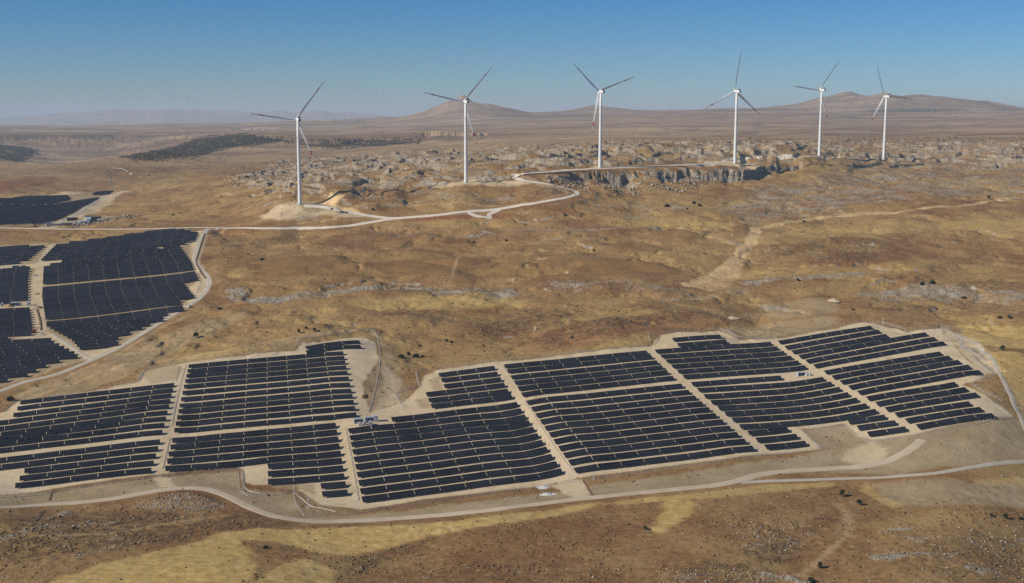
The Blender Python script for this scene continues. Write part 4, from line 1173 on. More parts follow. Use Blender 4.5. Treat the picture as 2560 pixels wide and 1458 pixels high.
HUB = 115.0
def tower_mesh():
    b = MB(); n = 32
    rings = []
    for z, r in ((-1.5, 2.65), (0, 2.65), (30, 2.45), (60, 2.2), (90, 1.95), (HUB - 2.4, 1.75)):
        rings.append([(r * math.cos(2 * math.pi * i / n), r * math.sin(2 * math.pi * i / n), z) for i in range(n)])
    b.rings(rings)
    me = b.mesh('tower', True)
    return me
def section(chord, thick, twist, off):
    pts = []
    for i in range(14):
        t = 2 * math.pi * i / 14
        x = chord * (0.5 * math.cos(t) - 0.18); y = thick * 0.5 * math.sin(t) * (0.65 + 0.35 * math.cos(t))
        ct, st = math.cos(twist), math.sin(twist)
        pts.append((x * ct - y * st, x * st + y * ct + off))
    return pts
def blade_mesh():
    """along +Z, chord in X (rotor plane), thickness in Y (upwind is +Y)"""
    b = MB(); rings = []
    for z, ch, th, tw in ((0, 2.5, 2.5, 40), (3, 2.5, 2.5, 40), (7, 3.1, 2.0, 38), (12, 3.9, 1.3, 34), (17, 3.8, 0.95, 30), (25, 3.2, 0.72, 26), (35, 2.55, 0.52, 22), (45, 1.95, 0.38, 19), (53, 1.5, 0.28, 17), (60, 1.0, 0.18, 16), (64, 0.55, 0.1, 15), (66, 0.12, 0.05, 15)):
        if th >= ch:
            sec = [(ch * .5 * math.cos(2 * math.pi * i / 14), ch * .5 * math.sin(2 * math.pi * i / 14)) for i in range(14)]
        else:
            sec = section(ch, th, rad(tw), 0)
        bend = -2.6 * (z / 66.0) ** 2.2
        rings.append([(x, y + bend, z) for x, y in sec])
    b.rings(rings)
    return b.mesh('blade', True)
def nacelle_mesh():
    b = MB(); rings = []
    for y, w, h0, h1 in ((-8.5, 3.3, -1.7, 1.7), (-8.0, 3.9, -1.9, 2.0), (-2, 4.2, -2.0, 2.1), (1.5, 4.1, -1.9, 2.0), (3.0, 3.2, -1.6, 1.6)):
        k = 0.35
        rings.append([(-w/2, y, h0 + k), (-w/2 + k, y, h0), (w/2 - k, y, h0), (w/2, y, h0 + k), (w/2, y, h1 - k), (w/2 - k, y, h1), (-w/2 + k, y, h1), (-w/2, y, h1 - k)])
    b.rings(rings)
    return b.mesh('nacelle')
def hub_mesh():
    b = MB(); n = 20; rings = []
    for y, r in ((3.0, 1.5), (3.6, 1.75), (5.0, 1.8), (6.2, 1.5), (7.0, 0.95), (7.4, 0.3)):
        rings.append([(r * math.cos(2 * math.pi * i / n), y, r * math.sin(2 * math.pi * i / n)) for i in range(n)])
    b.rings(rings)
    return b.mesh('hub', True)
TM, BMh, NM, HM = tower_mesh(), blade_mesh(), nacelle_mesh(), hub_mesh()
AXIS = rad(-28)
YAW = -AXIS
def turbine(px, py, phase, label):
    p = at(px, py)
    r = tag(empty('wind_turbine', p), label, 'wind turbine', 'white wind turbines along the limestone plateau')
    link('tower', TM, M_WHITE, r)
    fd = MB(); fd.rings([[(rr_ * math.cos(2 * math.pi * i / 24), rr_ * math.sin(2 * math.pi * i / 24), zz) for i in range(24)] for zz, rr_ in ((-2.5, 4.4), (0.25, 4.4), (0.45, 3.2))])
    fd.build('foundation', M_CONC, r)
    dr = MB(); dr.box((0, -2.68, 1.9), (1.1, 0.18, 2.4)); dr.box((0, -3.3, 0.45), (1.6, 1.1, 0.9)); dr.build('door', M_GREYP, r)
    nac = link('nacelle', NM, M_WHITE, r)
    nac.location = (0, 0, HUB); nac.rotation_euler = (rad(4), 0, YAW)
    ck = MB(); ck.box((0, -6.4, 3.1), (3.5, 0.5, 2.0)); ck.box((0, -5.4, 2.35), (2.6, 2.0, 0.5))
    cooler = ck.build('cooler', M_DARK, nac)
    vt = MB(); vt.box((0, -8.56, -0.1), (2.6, 0.12, 2.4)); vt.build('rear_vent', M_DARK, nac)
    hub = link('hub', HM, M_WHITE, r)
    hub.location = (0, 0, HUB); hub.rotation_euler = (rad(4), 0, YAW)
    for k in range(3):
        bl = link('blade', BMh, M_BLADE, r)
        m0 = Matrix.Translation((0, 0, HUB)) @ Euler((rad(4), 0, YAW)).to_matrix().to_4x4() @ Matrix.Translation((0, 5.0, 0)) @ Matrix.Rotation(rad(phase + 120 * k), 4, 'Y')
        bl.matrix_basis = m0
    return r
turbine(750, 510, 37, 'white wind turbine on the grey pad beside the orange cut bank')
turbine(1165, 457, 41, 'white wind turbine in front of the dark conical hill')
turbine(1500, 419, 70, 'white wind turbine on the cliff top with blades in a wide Y shape')
turbine(1837, 408, 5, 'white wind turbine with one blade pointing straight up above the cliff')
turbine(2048, 390, 36, 'white wind turbine with one blade level against the broad pink hill')
turbine(2209, 397, 93, 'most distant and shortest of the six white wind turbines')

# ------------------------------------------------------------------ loose stones and dry tufts (nobody could count them)
def ico():
    t = (1 + 5 ** 0.5) / 2
    v = np.array([(-1,t,0),(1,t,0),(-1,-t,0),(1,-t,0),(0,-1,t),(0,1,t),(0,-1,-t),(0,1,-t),(t,0,-1),(t,0,1),(-t,0,-1),(-t,0,1)], float)
    v /= np.linalg.norm(v[0])
    f = np.array([(0,11,5),(0,5,1),(0,1,7),(0,7,10),(0,10,11),(1,5,9),(5,11,4),(11,10,2),(10,7,6),(7,1,8),(3,9,4),(3,4,2),(3,2,6),(3,6,8),(3,8,9),(4,9,5),(2,4,11),(6,2,10),(8,6,7),(9,8,1)])
    return v, f
IV, IF = ico()
def scatter(name, weight, count, smin, smax, flatz, mat, rmax=2600, power=2.0, sink=0.25):
    """count small lumps spread over the ground in proportion to weight (per grid cell, weighted to even cover per solid angle)"""
    jmax = int(np.searchsorted(rr, rmax))
    vis = (np.abs(AZ[:jmax]) < rad(25.5))
    w = (weight[:jmax] * vis).ravel().astype(float)
    cw = np.cumsum(w)
    if cw[-1] <= 0: return None
    pick = np.searchsorted(cw, RNG.random(count) * cw[-1])
    j, i = np.divmod(pick, NC)
    a = az[i] + (RNG.random(count) - .5) * (az[1] - az[0]); r = rr[j] + RNG.random(count) * (rr[np.minimum(j + 1, NR - 1)] - rr[j])
    x, y = r * np.sin(a), r * np.cos(a)
    z = hz_arr(x, y)
    s = (smin + (smax - smin) * RNG.random(count) ** power) * (0.75 + 0.25 * r / 700.0)
    n = len(IV)
    jit = 0.65 + 0.7 * RNG.random((count, n, 1))
    ang = RNG.random(count) * 2 * np.pi
    ca, sa = np.cos(ang)[:, None], np.sin(ang)[:, None]
    V = IV[None] * jit * s[:, None, None]
    V[:, :, 0] *= (0.8 + 0.6 * RNG.random((count, 1)))
    xx = V[:, :, 0] * ca - V[:, :, 1] * sa; yy = V[:, :, 0] * sa + V[:, :, 1] * ca
    zz = V[:, :, 2] * flatz
    V = np.stack([xx + x[:, None], yy + y[:, None], zz + (z + s * flatz * (1 - 2 * sink))[:, None]], -1)
    Fc = (IF[None] + (np.arange(count) * n)[:, None, None]).reshape(-1, 3)
    me = mesh_np(name, V.reshape(-1, 3), Fc)
    o = link(name, me, mat)
    tag(o, kind='stuff')
    return o
def leafy(name, a, b, sc=0.6):
    g = G(name)
    n = g.noise(g.node('ShaderNodeNewGeometry').outputs['Position'], sc, 3, 0.6)
    return g.done(g.mix(g.ramp(n, 0.35, 0.65), a, b), 0.85, 0.15)
M_TUFT = leafy('dry_tuft', (0.150, 0.096, 0.042), (0.245, 0.158, 0.070), 0.15)
M_STONE = leafy('pale_stone', (0.27, 0.23, 0.175), (0.44, 0.385, 0.30), 0.3)
M_LEAF = leafy('evergreen_leaf', (0.026, 0.036, 0.016), (0.062, 0.076, 0.032), 0.9)
M_WOOD = leafy('far_leaf', (0.038, 0.037, 0.025), (0.078, 0.070, 0.046), 0.2)
M_BARK = leafy('bark', (0.10, 0.075, 0.05), (0.16, 0.12, 0.085), 2.0)
wild = (1 - np.clip(np.maximum.reduce([SAND * 1.3, FIELD, CUT, flat * 0.97, STRAW * 0.9, GREY * 0.9]), 0, 1))
dens = wild * (0.10 + np.clip(fbm(X / 60, Y / 60, 3, 201), 0, 1) * 0.9 + SCRUB * 1.2 * sstep(-0.15, 0.3, fbm(X / 22, Y / 22, 3, 205))) * sstep(2400, 1400, R)
scatter('dry_scrub', dens, 28000, 0.18, 0.95, 0.5, M_TUFT, power=3.0)
dens = wild * (0.012 + np.clip(ROCKY, 0, 1) ** 2 * 1.2 + 0.05 * np.clip(fbm(X / 40, Y / 40, 3, 211), 0, 1)) * sstep(2500, 1500, R)
scatter('loose_stones', dens, 26000, 0.14, 0.75, 0.5, M_STONE, power=4.0)
heap = polymask(STONE_HEAP, 1, WB, 2) + linemask([(350,1262),(420,1270),(500,1274),(550,1266)], 6, 3) * 2 + polymask([(735,540),(760,527),(778,530),(770,545),(745,548)], 1) * 3
scatter('heaped_stones', heap.astype(np.float32), 1800, 0.12, 0.55, 0.45, M_STONE, power=2.5)
talus = np.zeros_like(H, dtype=np.float32)
for pts, w in (([(1400,466),(1500,468),(1600,472),(1700,470),(1760,462)], 45), ([(1810,450),(1850,450),(1880,447)], 25), ([(1420,480),(1460,490)], 15)):
    talus = np.maximum(talus, linemask(pts, w, 12, WA, 10))
scatter('fallen_boulders', talus, 420, 0.4, 2.0, 0.75, M_STONE, power=3.0)

# woods too far off to count
wood = FOREST * (R < 6500) * (sstep(0.02, 0.22, fbm(X / 75, Y / 110, 4, 221)) + 0.25 * sstep(-0.3, 0.1, fbm(X / 300, Y / 300, 3, 223))) * (R / 4000.0)
scatter('far_woodland', wood.astype(np.float32), 15000, 0.75, 1.5, 0.9, M_WOOD, rmax=6500, sink=0.2)
dots = np.zeros_like(H, dtype=np.float32)
for pts, w, wt in (([(1540,360),(1620,352),(1720,352)], 110, 1.0), ([(1700,368),(1760,362),(1820,356)], 60, .5), ([(1830,347),(1950,346),(2100,345),(2300,347)], 120, .35), ([(900,352),(1010,350)], 90, .5),
                   ([(1230,380),(1330,368),(1420,360)], 90, .35), ([(350,420),(500,410),(640,395),(740,380)], 260, .22), ([(150,425),(300,430),(420,436)], 180, .15), ([(1390,336),(1480,330)], 120, .25), ([(1870,385),(1930,376)], 30, .8)):
    dots = np.maximum(dots, linemask(pts, w, 50, WA, 40) * wt)
dots = np.maximum(dots, plat * 0.10 * (1 - flat) + 0.05 * sstep(2300, 3000, R))
scatter('scattered_bushes', dots * sstep(0.0, 0.3, fbm(X / 60, Y / 60, 2, 231)), 5200, 0.30, 0.95, 0.85, M_WOOD, rmax=6500, sink=0.2)

# ------------------------------------------------------------------ single trees and bushes
def crown_mesh(name, seed, blobs, leaves):
    rg = np.random.default_rng(seed)
    V, Fc = [], []
    for (cx, cy, cz, r, fl) in blobs:
        k = int(leaves * r * r)
        d = rg.normal(size=(k, 3)); d /= np.linalg.norm(d, axis=1)[:, None]
        d *= (rg.random((k, 1)) ** 0.33) * r * (0.75 + 0.5 * rg.random((k, 1)))
        d[:, 2] *= fl
        c = d + np.array((cx, cy, cz))
        a = rg.normal(size=(k, 3)); a /= np.linalg.norm(a, axis=1)[:, None]
        b = np.cross(a, rg.normal(size=(k, 3))); b /= np.linalg.norm(b, axis=1)[:, None]
        s = (0.035 + 0.05 * rg.random((k, 1)))
        q = np.stack([c - a * s - b * s * .6, c + a * s - b * s * .6, c + a * s * .8 + b * s * .7, c - a * s * .8 + b * s * .7], 1)
        base = len(V) * 4
        for i in range(k):
            o = len(V) * 4
            V.append(q[i]); Fc.append((o, o + 1, o + 2, o + 3))
    me = mesh_np(name, np.concatenate(V), np.array(Fc))
    me.materials.append(M_LEAF)
    return me
def trunk_mesh(top, lean, limbs):
    b = MB()
    b.tube((0, 0, -0.12), (lean * .5, 0, top * .55), 0.055, 0.042, 7)
    b.tube((lean * .5, 0, top * .55), (lean, 0, top), 0.042, 0.022, 7)
    for (x, y, z) in limbs:
        b.tube((lean * .55, 0, top * .6), (x, y, z), 0.026, 0.010, 5)
    me = b.mesh('trunk'); me.materials.append(M_BARK)
    return me
# unit trees, one metre tall
KINDS = [
 (crown_mesh('crown', 1, [(0, 0, .66, .30, .9), (-.18, .05, .52, .22, .85), (.2, -.06, .55, .22, .8), (.04, .16, .48, .2, .8), (0.02, -.1, .82, .16, .9)], 5200), trunk_mesh(.7, .02, [(-.2, .05, .6), (.22, -.05, .62), (.05, .16, .55)])),
 (crown_mesh('crown', 2, [(0, 0, .55, .26, 1.3), (.05, .04, .80, .17, 1.1), (-.1, -.05, .36, .2, 1.0)], 6200), trunk_mesh(.75, -.02, [(.15, .05, .6), (-.14, 0, .5)])),
 (crown_mesh('crown', 3, [(-.3, 0, .36, .32, .95), (.28, .08, .42, .36, 1.0), (0, -.1, .58, .30, .9), (.55, -.05, .27, .24, .9), (-.55, .06, .24, .22, .9)], 4200), trunk_mesh(.45, .0, [(-.35, 0, .4), (.35, .05, .42), (.1, -.1, .5)])),
]
TREES = [
 (747,833,12,1,'slim dark juniper, tallest of three near the oval clearing fence bend'),(765,824,8,0,'small dark tree standing behind the slim juniper'),(786,829,10,0,'round dark tree casting a shadow beside the slim juniper'),
 (490,845,14,0,'round dark tree alone on the slope beside the grey loop road'),(549,774,7,2,'small dark bush near the bend of the loop road'),(655,650,6,2,'low dark bush alone on the smooth brown slope'),
 (1117,857,10,0,'dark green tree on the brown slope above the hooked track'),(1128,857,7,2,'smaller dark bush touching the tree above the hooked track'),(1208,868,7,0,'small round dark tree above the rear fence'),
 (1003,894,10,2,'dark bush at the west end of the green thicket'),(1022,892,13,0,'tallest dark bush in the middle of the green thicket'),(1040,893,11,2,'rounded dark bush in the middle of the green thicket beside a low one'),(1057,893,6,2,'low trailing bush at the tail of the green thicket'),
 (1412,541,7,0,'small dark tree below the hairpin of the pale road'),(1735,514,11,0,'dark tree in the hollow under the rocky hill'),(1749,515,7,2,'low bush joined to the tree under the rocky hill'),(1718,524,5,2,'small bush on the track below the hollow tree'),
 (2105,1241,17,0,'dark green tree beside the grey branch road, larger of a pair'),(2148,1263,15,0,'dark green tree, smaller of the pair below the branch road'),(1613,1326,12,0,'small dark tree casting a long shadow on the yellow patch'),
 (2049,1422,19,1,'upright dark tree beside the pale footpath near the bottom edge'),(2028,1456,14,2,'dark bush among white rocks at the bottom edge'),(2478,1292,9,0,'small dark tree at the edge of the grey field'),(2513,1297,13,0,'round dark tree beside a smaller one at the grey field edge'),
 (2553,1300,8,2,'dark bush cut off by the picture edge near the grey field'),(2506,878,14,0,'dark round tree between two straw fields'),(2472,498,9,0,'small tree on the slope above the orange track'),
 (664,1371,9,2,'dark bush on the brown wedge between straw fields'),(2305,712,9,2,'dark bush high on the white rock outcrop'),(2331,709,10,2,'larger dark bush beside another on the white rock outcrop'),(2410,747,7,2,'dark bush on the stony slope below the rock outcrop'),
 (2500,796,7,2,'low dark bush above the straw field'),(2524,796,8,2,'rounder dark bush next to a low one above the straw field'),(28,1003,13,2,'deep green bush by the grey road at the field corner'),
 (932,527,7,0,'small dark tree on the knoll beside the turbine access road'),(433,540,6,0,'small dark tree on the slope beyond the pale road'),(1172,607,6,0,'small tree below the pale stone band'),(1185,607,5,2,'little bush beside the small tree below the stone band'),
 (1995,702,7,2,'dark bush on the stony rise beside the orange track'),(2133,776,5,2,'small bush below the orange rock mound'),(1484,628,5,2,'small bush at the top edge of the harvested field'),(1265,603,6,2,'dark bush in the lower stone band'),
 (1430,845,5,2,'small dark bush on the red-brown slope behind the rear fence'),(1050,866,5,2,'tiny dark bush above the green thicket'),(620,637,4,2,'tiny bush near the upper brown slope'),(2010,555,5,2,'small bush beside the orange track junction'),
 (1668,517,8,2,'dark bush at the cut rock end in the hollow'),(185,1322,6,2,'dark bush among stones by the ditch'),(672,1240,4,2,'tiny bush beside the stone heap road'),
]
for px, py, hpx, kd, lab in TREES:
    p = at(px, py)
    dist = math.hypot(p.x, p.y)
    h = hpx * dist / F_PX * 1.02
    t = tag(empty('bush' if kd == 2 else 'tree', p, random.random() * 6.28), lab, 'bush' if kd == 2 else 'tree', 'dark trees and bushes scattered over the dry slopes')
    t.scale = (h * (1.15 if kd != 1 else 1.0), h * 1.15, h)
    cm, tm = KINDS[kd]
    link('crown', cm, None, t)
    link('trunk', tm, None, t)

# ------------------------------------------------------------------ fences
M_POST = simple('fence_post', (0.50, 0.51, 0.51), 0.5, 0.4, 0.3)
g = G('wire_mesh')
tr = g.node('ShaderNodeBsdfTransparent'); mxs = g.node('ShaderNodeMixShader')
mxs.inputs[0].default_value = 0.16
g.l.new(tr.outputs[0], mxs.inputs[1]); g.l.new(g.p.outputs[0], mxs.inputs[2]); g.l.new(mxs.outputs[0], g.n['Material Output'].inputs['Surface'])
M_WIRE = g.done((0.42, 0.42, 0.41), 0.6, 0.3)
PB = MB(); PB.tube((0, 0, -0.3), (0, 0, 2.35), 0.075, n=6); PB.tube((0, 0, 2.35), (0, 0.28, 2.65), 0.055, n=5)
POSTM = PB.mesh('post'); POSTM.materials.append(M_POST)
def fence(pts, label, step=4.5, base=True):
    P = smooth_straight(atl(pts), step)
    n = len(P)
    if n > 100:
        step = step * n / 99.0; P = smooth_straight(atl(pts), step)
    r = tag(empty('wire_fence', (P[0].x, P[0].y, hz(P[0].x, P[0].y))), label, 'fence', 'wire mesh fences round the near solar field')
    o = Vector(r.location)
    V, Fc = [], []
    for k, p in enumerate(P):
        z = hz(p.x, p.y)
        q_ = link('post', POSTM, None, r)
        q_.location = (p.x - o.x, p.y - o.y, z - o.z)
        nx = P[min(k + 1, len(P) - 1)] - P[max(k - 1, 0)]
        q_.rotation_euler = (0, 0, math.atan2(nx.y, nx.x))
        V += [(p.x - o.x, p.y - o.y, z - o.z + 0.05), (p.x - o.x, p.y - o.y, z - o.z + 2.25)]
        if k: Fc.append((2 * k - 2, 2 * k, 2 * k + 1, 2 * k - 1))
    me = mesh_np('wire_panel', V, Fc)
    link('wire_panel', me, M_WIRE, r)
    if base:
        kb = MB()
        for k in range(len(P) - 1):
            a, b = P[k], P[k + 1]
            kb.tube((a.x - o.x, a.y - o.y, hz(a.x, a.y) - o.z + 0.1), (b.x - o.x, b.y - o.y, hz(b.x, b.y) - o.z + 0.1), 0.13, n=4)
        kb.build('concrete_base', M_CONC, r)
    return r
def smooth_straight(P, step):
    out = []
    for i in range(len(P) - 1):
        a, b = Vector((P[i].x, P[i].y)), Vector((P[i + 1].x, P[i + 1].y))
        n = max(1, int(round((b - a).length / step)))
        out += [a.lerp(b, k / n) for k in range(n)]
    out.append(Vector((P[-1].x, P[-1].y)))
    return out
fence([(1040,930),(1100,921),(1240,905),(1360,892),(1480,880),(1617,868),(1626,864)], 'wire fence along the rear of the six-row block')
fence([(1626,864),(1622,836),(1700,830),(1800,823),(1815,828),(1845,848)], 'wire fence round the short pair in the rear corner')
fence([(1845,848),(1890,847),(1940,845),(2000,832),(2100,816),(2205,805)], 'wire fence climbing behind the fanned block')
fence([(2205,805),(2240,818),(2266,831),(2305,825),(2350,820)], 'wire fence dipping between the two rear corner masts')
fence([(2350,820),(2390,845),(2430,880),(2465,905)], 'wire fence from the tall corner mast along the curved track')
fence([(2400,860),(2440,905),(2485,938),(2440,952),(2430,962),(2460,982),(2505,1004),(2480,1010),(2530,1042)], 'zigzag wire fence beside the sandy corner of the field')
fence([(2530,1046),(2440,1063),(2350,1078),(2290,1089),(2200,1103),(2170,1103),(2140,1090),(2108,1064)], 'wire fence in front of the two-table trio above the turnout')
fence([(2108,1064),(2060,1070),(2003,1078),(2030,1102),(2056,1124),(1990,1132),(1930,1138)], 'wire fence round the recessed dry patch')
fence([(1930,1138),(1800,1156),(1650,1176),(1550,1190),(1455,1203)], 'wire fence in front of the central block')
fence([(1440,1205),(1300,1224),(1150,1246),(1050,1261),(960,1274),(880,1286),(850,1288)], 'wire fence in front of the block with ten full rows')
fence([(850,1288),(800,1290),(760,1291),(740,1262),(733,1232)], 'wire fence round the rough triangle near the tall mast')
fence([(733,1232),(680,1240),(620,1240),(600,1228),(597,1178)], 'wire fence bending round the sandy corner track')
fence([(597,1176),(540,1178),(470,1184),(400,1193),(300,1207),(180,1223),(5,1245)], 'wire fence in front of the five-row block')
fence([(10,1030),(28,1010),(45,1002),(130,992),(215,983),(345,957),(352,940),(362,925),(465,905)], 'wire fence behind the nine-row block and the oval clearing')
fence([(465,905),(560,893),(660,882),(738,872),(748,848),(840,838),(930,829),(946,845)], 'wire fence behind the tall twelve-row block')
fence([(985,985),(1000,1010),(1012,1020)], 'short wire fence beside the hooked track')
fence([(1040,930),(1048,968),(985,983)], 'wire fence corner by the bare cutting')

# open concrete channels and cable ducts
M_CHAN = simple('pale_concrete', (0.44, 0.39, 0.31), 0.9, 0.1)
def channel(name, pts, w, h, label, cat, group, step=3.0):
    P = smooth_path(atl(pts), step)
    A = np.array([(p.x, p.y) for p in P]); T = np.gradient(A, axis=0); T /= np.linalg.norm(T, axis=1)[:, None] + 1e-9
    N = np.c_[-T[:, 1], T[:, 0]]
    prof = [(-.5, -.15), (-.5, 1), (-.28, 1), (-.2, .35), (.2, .35), (.28, 1), (.5, 1), (.5, -.15)]
    V = []
    z0 = hz_arr(A[:, 0], A[:, 1])
    for fx, fz in prof:
        q_ = A + N * (fx * w)
        V.append(np.c_[q_, z0 + fz * h])
    V = np.stack(V, 1); n = len(A); kx = len(prof)
    ii = np.arange(n * kx).reshape(n, kx)
    Fc = np.stack([ii[:-1, :-1], ii[1:, :-1], ii[1:, 1:], ii[:-1, 1:]], -1).reshape(-1, 4)
    o = link(name, mesh_np(name, V.reshape(-1, 3), Fc), M_CHAN)
    return tag(o, label, cat, group)
GC = 'pale concrete drainage channels'
channel('drainage_channel', [(935,832),(945,850),(950,890),(943,950),(930,1005),(922,1030)], 0.75, .22, 'pale concrete channel curving through the bare cutting', 'channel', GC)
channel('drainage_channel', [(1040,930),(1043,945),(1050,968)], 0.75, .22, 'short pale concrete channel at the rear fence corner', 'channel', GC)
channel('drainage_channel', [(987,985),(998,1005),(1010,1022)], 0.75, .22, 'short pale concrete channel beside the hooked track', 'channel', GC)
channel('drainage_channel', [(1800,822),(1830,834),(1850,842),(1900,846),(1938,844),(1944,850)], 0.75, .22, 'pale concrete channel along the dip behind the rear fence', 'channel', GC)
channel('drainage_channel', [(607,1175),(609,1200),(612,1220),(630,1230),(650,1234)], 0.85, .3, 'pale concrete channel round the sandy corner track', 'channel', GC)
channel('drainage_channel', [(738,1233),(760,1252),(780,1267),(800,1270),(840,1280)], 0.85, .3, 'pale concrete channel slanting past the tall mast', 'channel', GC)
channel('drainage_channel', [(1650,837),(1646,850),(1636,862)], 0.75, .22, 'pale concrete channel at the rear corner pocket', 'channel', GC)
channel('drainage_channel', [(348,952),(355,938),(362,924)], 0.75, .22, 'pale concrete channel at one end of the oval clearing', 'channel', GC)
channel('drainage_channel', [(449,915),(444,935),(441,950)], 0.75, .22, 'pale concrete channel between the oval clearing and the sandy corridor', 'channel', GC)
GD = 'pale cable ducts along the sandy corridors'
channel('cable_duct', [(1254,913),(1272,938),(1292,965),(1305,986)], 0.8, .18, 'pale cable duct along the upper corridor beside the six-row block', 'cable duct', GD)
channel('cable_duct', [(1311,1002),(1330,1030),(1360,1076),(1395,1128),(1432,1178)], 0.8, .18, 'pale cable duct along the corridor beside the central block', 'cable duct', GD)
channel('cable_duct', [(1632,876),(1660,900),(1690,928),(1702,938)], 0.8, .18, 'pale cable duct along the corridor beside the rear corner pocket', 'cable duct', GD)
channel('cable_duct', [(1722,956),(1760,990),(1810,1035),(1860,1082),(1908,1126)], 0.8, .18, 'pale cable duct along the corridor beside the two-table trios', 'cable duct', GD)
channel('cable_duct', [(1940,853),(1970,874),(2000,896),(2032,916)], 0.8, .18, 'pale cable duct along the corridor beside the fanned block', 'cable duct', GD)
channel('cable_duct', [(2056,930),(2100,955),(2160,995),(2220,1033),(2288,1076)], 0.8, .18, 'pale cable duct along the last corridor above the turnout', 'cable duct', GD)
channel('cable_duct', [(865,1072),(874,1120),(885,1180),(897,1252)], 0.95, .2, 'pale cable duct along the corridor below the large transformer station', 'cable duct', GD)
channel('cable_duct', [(466,914),(452,960),(440,1010),(430,1064)], 0.8, .18, 'pale cable duct beside the tall twelve-row block', 'cable duct', GD)
channel('cable_duct', [(425,1096),(417,1130),(407,1172)], 0.8, .18, 'pale cable duct beside the stepped block', 'cable duct', GD)

# ------------------------------------------------------------------ camera masts
def mast(px, py, h, label):
    p = at(px, py)
    r = tag(empty('camera_mast', p), label, 'mast', 'slim camera masts at the corners of the near field')
    b = MB(); b.tube((0, 0, -0.3), (0, 0, h), 0.20, 0.12, 8); b.build('pole', M_POST, r)
    b = MB(); b.box((0, 0, 0.15), (1.3, 1.3, 0.5)); b.build('footing', M_CONC, r)
    b = MB(); b.box((0.35, -0.2, h - 0.25), (0.8, 0.4, 0.4)); b.box((-0.3, 0.1, h - 0.7), (0.4, 0.3, 0.5)); b.build('camera_box', M_GREYP, r)
    b = MB(); b.box((0.22, 0, 1.5), (0.3, 0.55, 0.8)); b.build('control_box', M_GREYP, r)
mast(770, 1272, 6.5, 'slim camera mast standing in the rough triangle by the channel')
mast(734, 1232, 4.5, 'short camera mast at the corner of the sandy track')
mast(909, 858, 6.5, 'slim camera mast behind the short pair of rows')
mast(748, 862, 5, 'camera mast at the slanted fence end near the oval clearing')
mast(2208, 812, 6, 'camera mast at the peak of the rear fence')
mast(2354, 832, 8, 'tallest camera mast at the rear corner near the straw field')
mast(2402, 872, 8, 'camera mast on the stony bank by the curved track')
mast(1484, 1198, 5, 'camera mast by the gate near the gravel piles')

# ------------------------------------------------------------------ transformer stations
FACE = math.atan2(0.29, 0.96)
def container(px, py, L, W, hh, label, mat, bays=3, rz=FACE):
    p = at(px, py)
    r = tag(empty('inverter_container', p, rz), label, 'container', 'grey cabinets of the transformer stations')
    b = MB(); b.box((0, 0, hh / 2 + 0.35), (L, W, hh)); b.build('body', mat, r)
    for k in range(bays):
        x = (k + 0.5) / bays * L - L / 2
        b = MB(); b.box((x, 0, hh + 0.41), (L / bays - 0.35, W - 0.3, 0.14)); b.build('roof_hatch', M_BLUEP, r)
        b = MB(); b.box((x, -W / 2 - 0.04, hh / 2 + 0.3), (L / bays - 0.5, 0.10, hh - 0.7)); b.build('louvre', M_DARK, r)
    b = MB(); b.box((0, 0, 0.1), (L + 0.8, W + 0.8, 0.55)); b.build('plinth', M_CONC, r)
    return r
def transformer(px, py, s, label):
    p = at(px, py)
    r = tag(empty('transformer', p, FACE), label, 'transformer', 'oil transformers of the stations')
    b = MB(); b.box((0, 0, 1.25 * s), (1.9 * s, 1.5 * s, 1.9 * s)); b.box((0, 0, 2.25 * s), (2.1 * s, 1.7 * s, 0.12 * s)); b.build('tank', M_GREYP, r)
    for k in range(5):
        f = MB()
        f.box((-0.85 * s + 0.42 * s * k, -0.95 * s, 1.2 * s), (0.12 * s, 0.42 * s, 1.6 * s)); f.build('radiator_fin', M_GREYP, r)
    for k in range(3):
        f = MB(); f.tube(((-0.55 + 0.55 * k) * s, 0.2 * s, 2.25 * s), ((-0.55 + 0.55 * k) * s, 0.2 * s, 3.0 * s), 0.13 * s, 0.07 * s, 8); f.build('bushing', M_CONC, r)
    b = MB(); b.tube((-0.8 * s, 0.55 * s, 2.7 * s), (0.8 * s, 0.55 * s, 2.7 * s), 0.28 * s, n=10); b.build('oil_drum', M_GREYP, r)
    b = MB(); b.box((0, 0, 0.12), (2.6 * s, 2.4 * s, 0.5)); b.build('plinth', M_CONC, r)
def cabin(px, py, label, L=3.2, W=3.0, hh=3.6):
    p = at(px, py)
    r = tag(empty('switchgear_cabin', p, FACE), label, 'cabin', 'grey cabinets of the transformer stations')
    b = MB(); b.box((0, 0, hh / 2), (L, W, hh)); b.build('wall', M_GREYP, r)
    b = MB(); b.box((0, 0, hh + 0.12), (L + 0.4, W + 0.4, 0.22)); b.build('roof', M_GREYP, r)
    b = MB(); b.box((-0.4, -W / 2 - 0.04, 1.25), (1.1, 0.08, 2.3)); b.build('door', M_BLUEP, r)
    b = MB(); b.box((0.95, -W / 2 - 0.04, 2.3), (0.7, 0.08, 0.8)); b.build('louvre', M_DARK, r)
container(896, 1057, 6.6, 2.6, 2.7, 'blue grey inverter container at the corridor end of the large station', M_BLUEP)
container(922, 1053, 6.0, 2.6, 2.7, 'blue grey inverter container between transformers and tall cabin', M_BLUEP)
cabin(939, 1053, 'pale tall switchgear cabin casting a long shadow', 3.2, 3.0, 4.2)
transformer(900, 1064, 0.95, 'smallest grey transformer beside the panel row at the large station')
transformer(912, 1062, 1.25, 'large ribbed grey transformer in the middle of the large station')
transformer(926, 1062, 1.05, 'grey transformer nearest the tall cabin')
container(2002, 940, 6.6, 2.6, 2.7, 'blue grey inverter container of the small station', M_BLUEP, 2)
transformer(2017, 940, 1.05, 'ribbed transformer beside the container of the small station')
transformer(2025, 940, 0.9, 'smaller transformer at the corridor end of the small station')
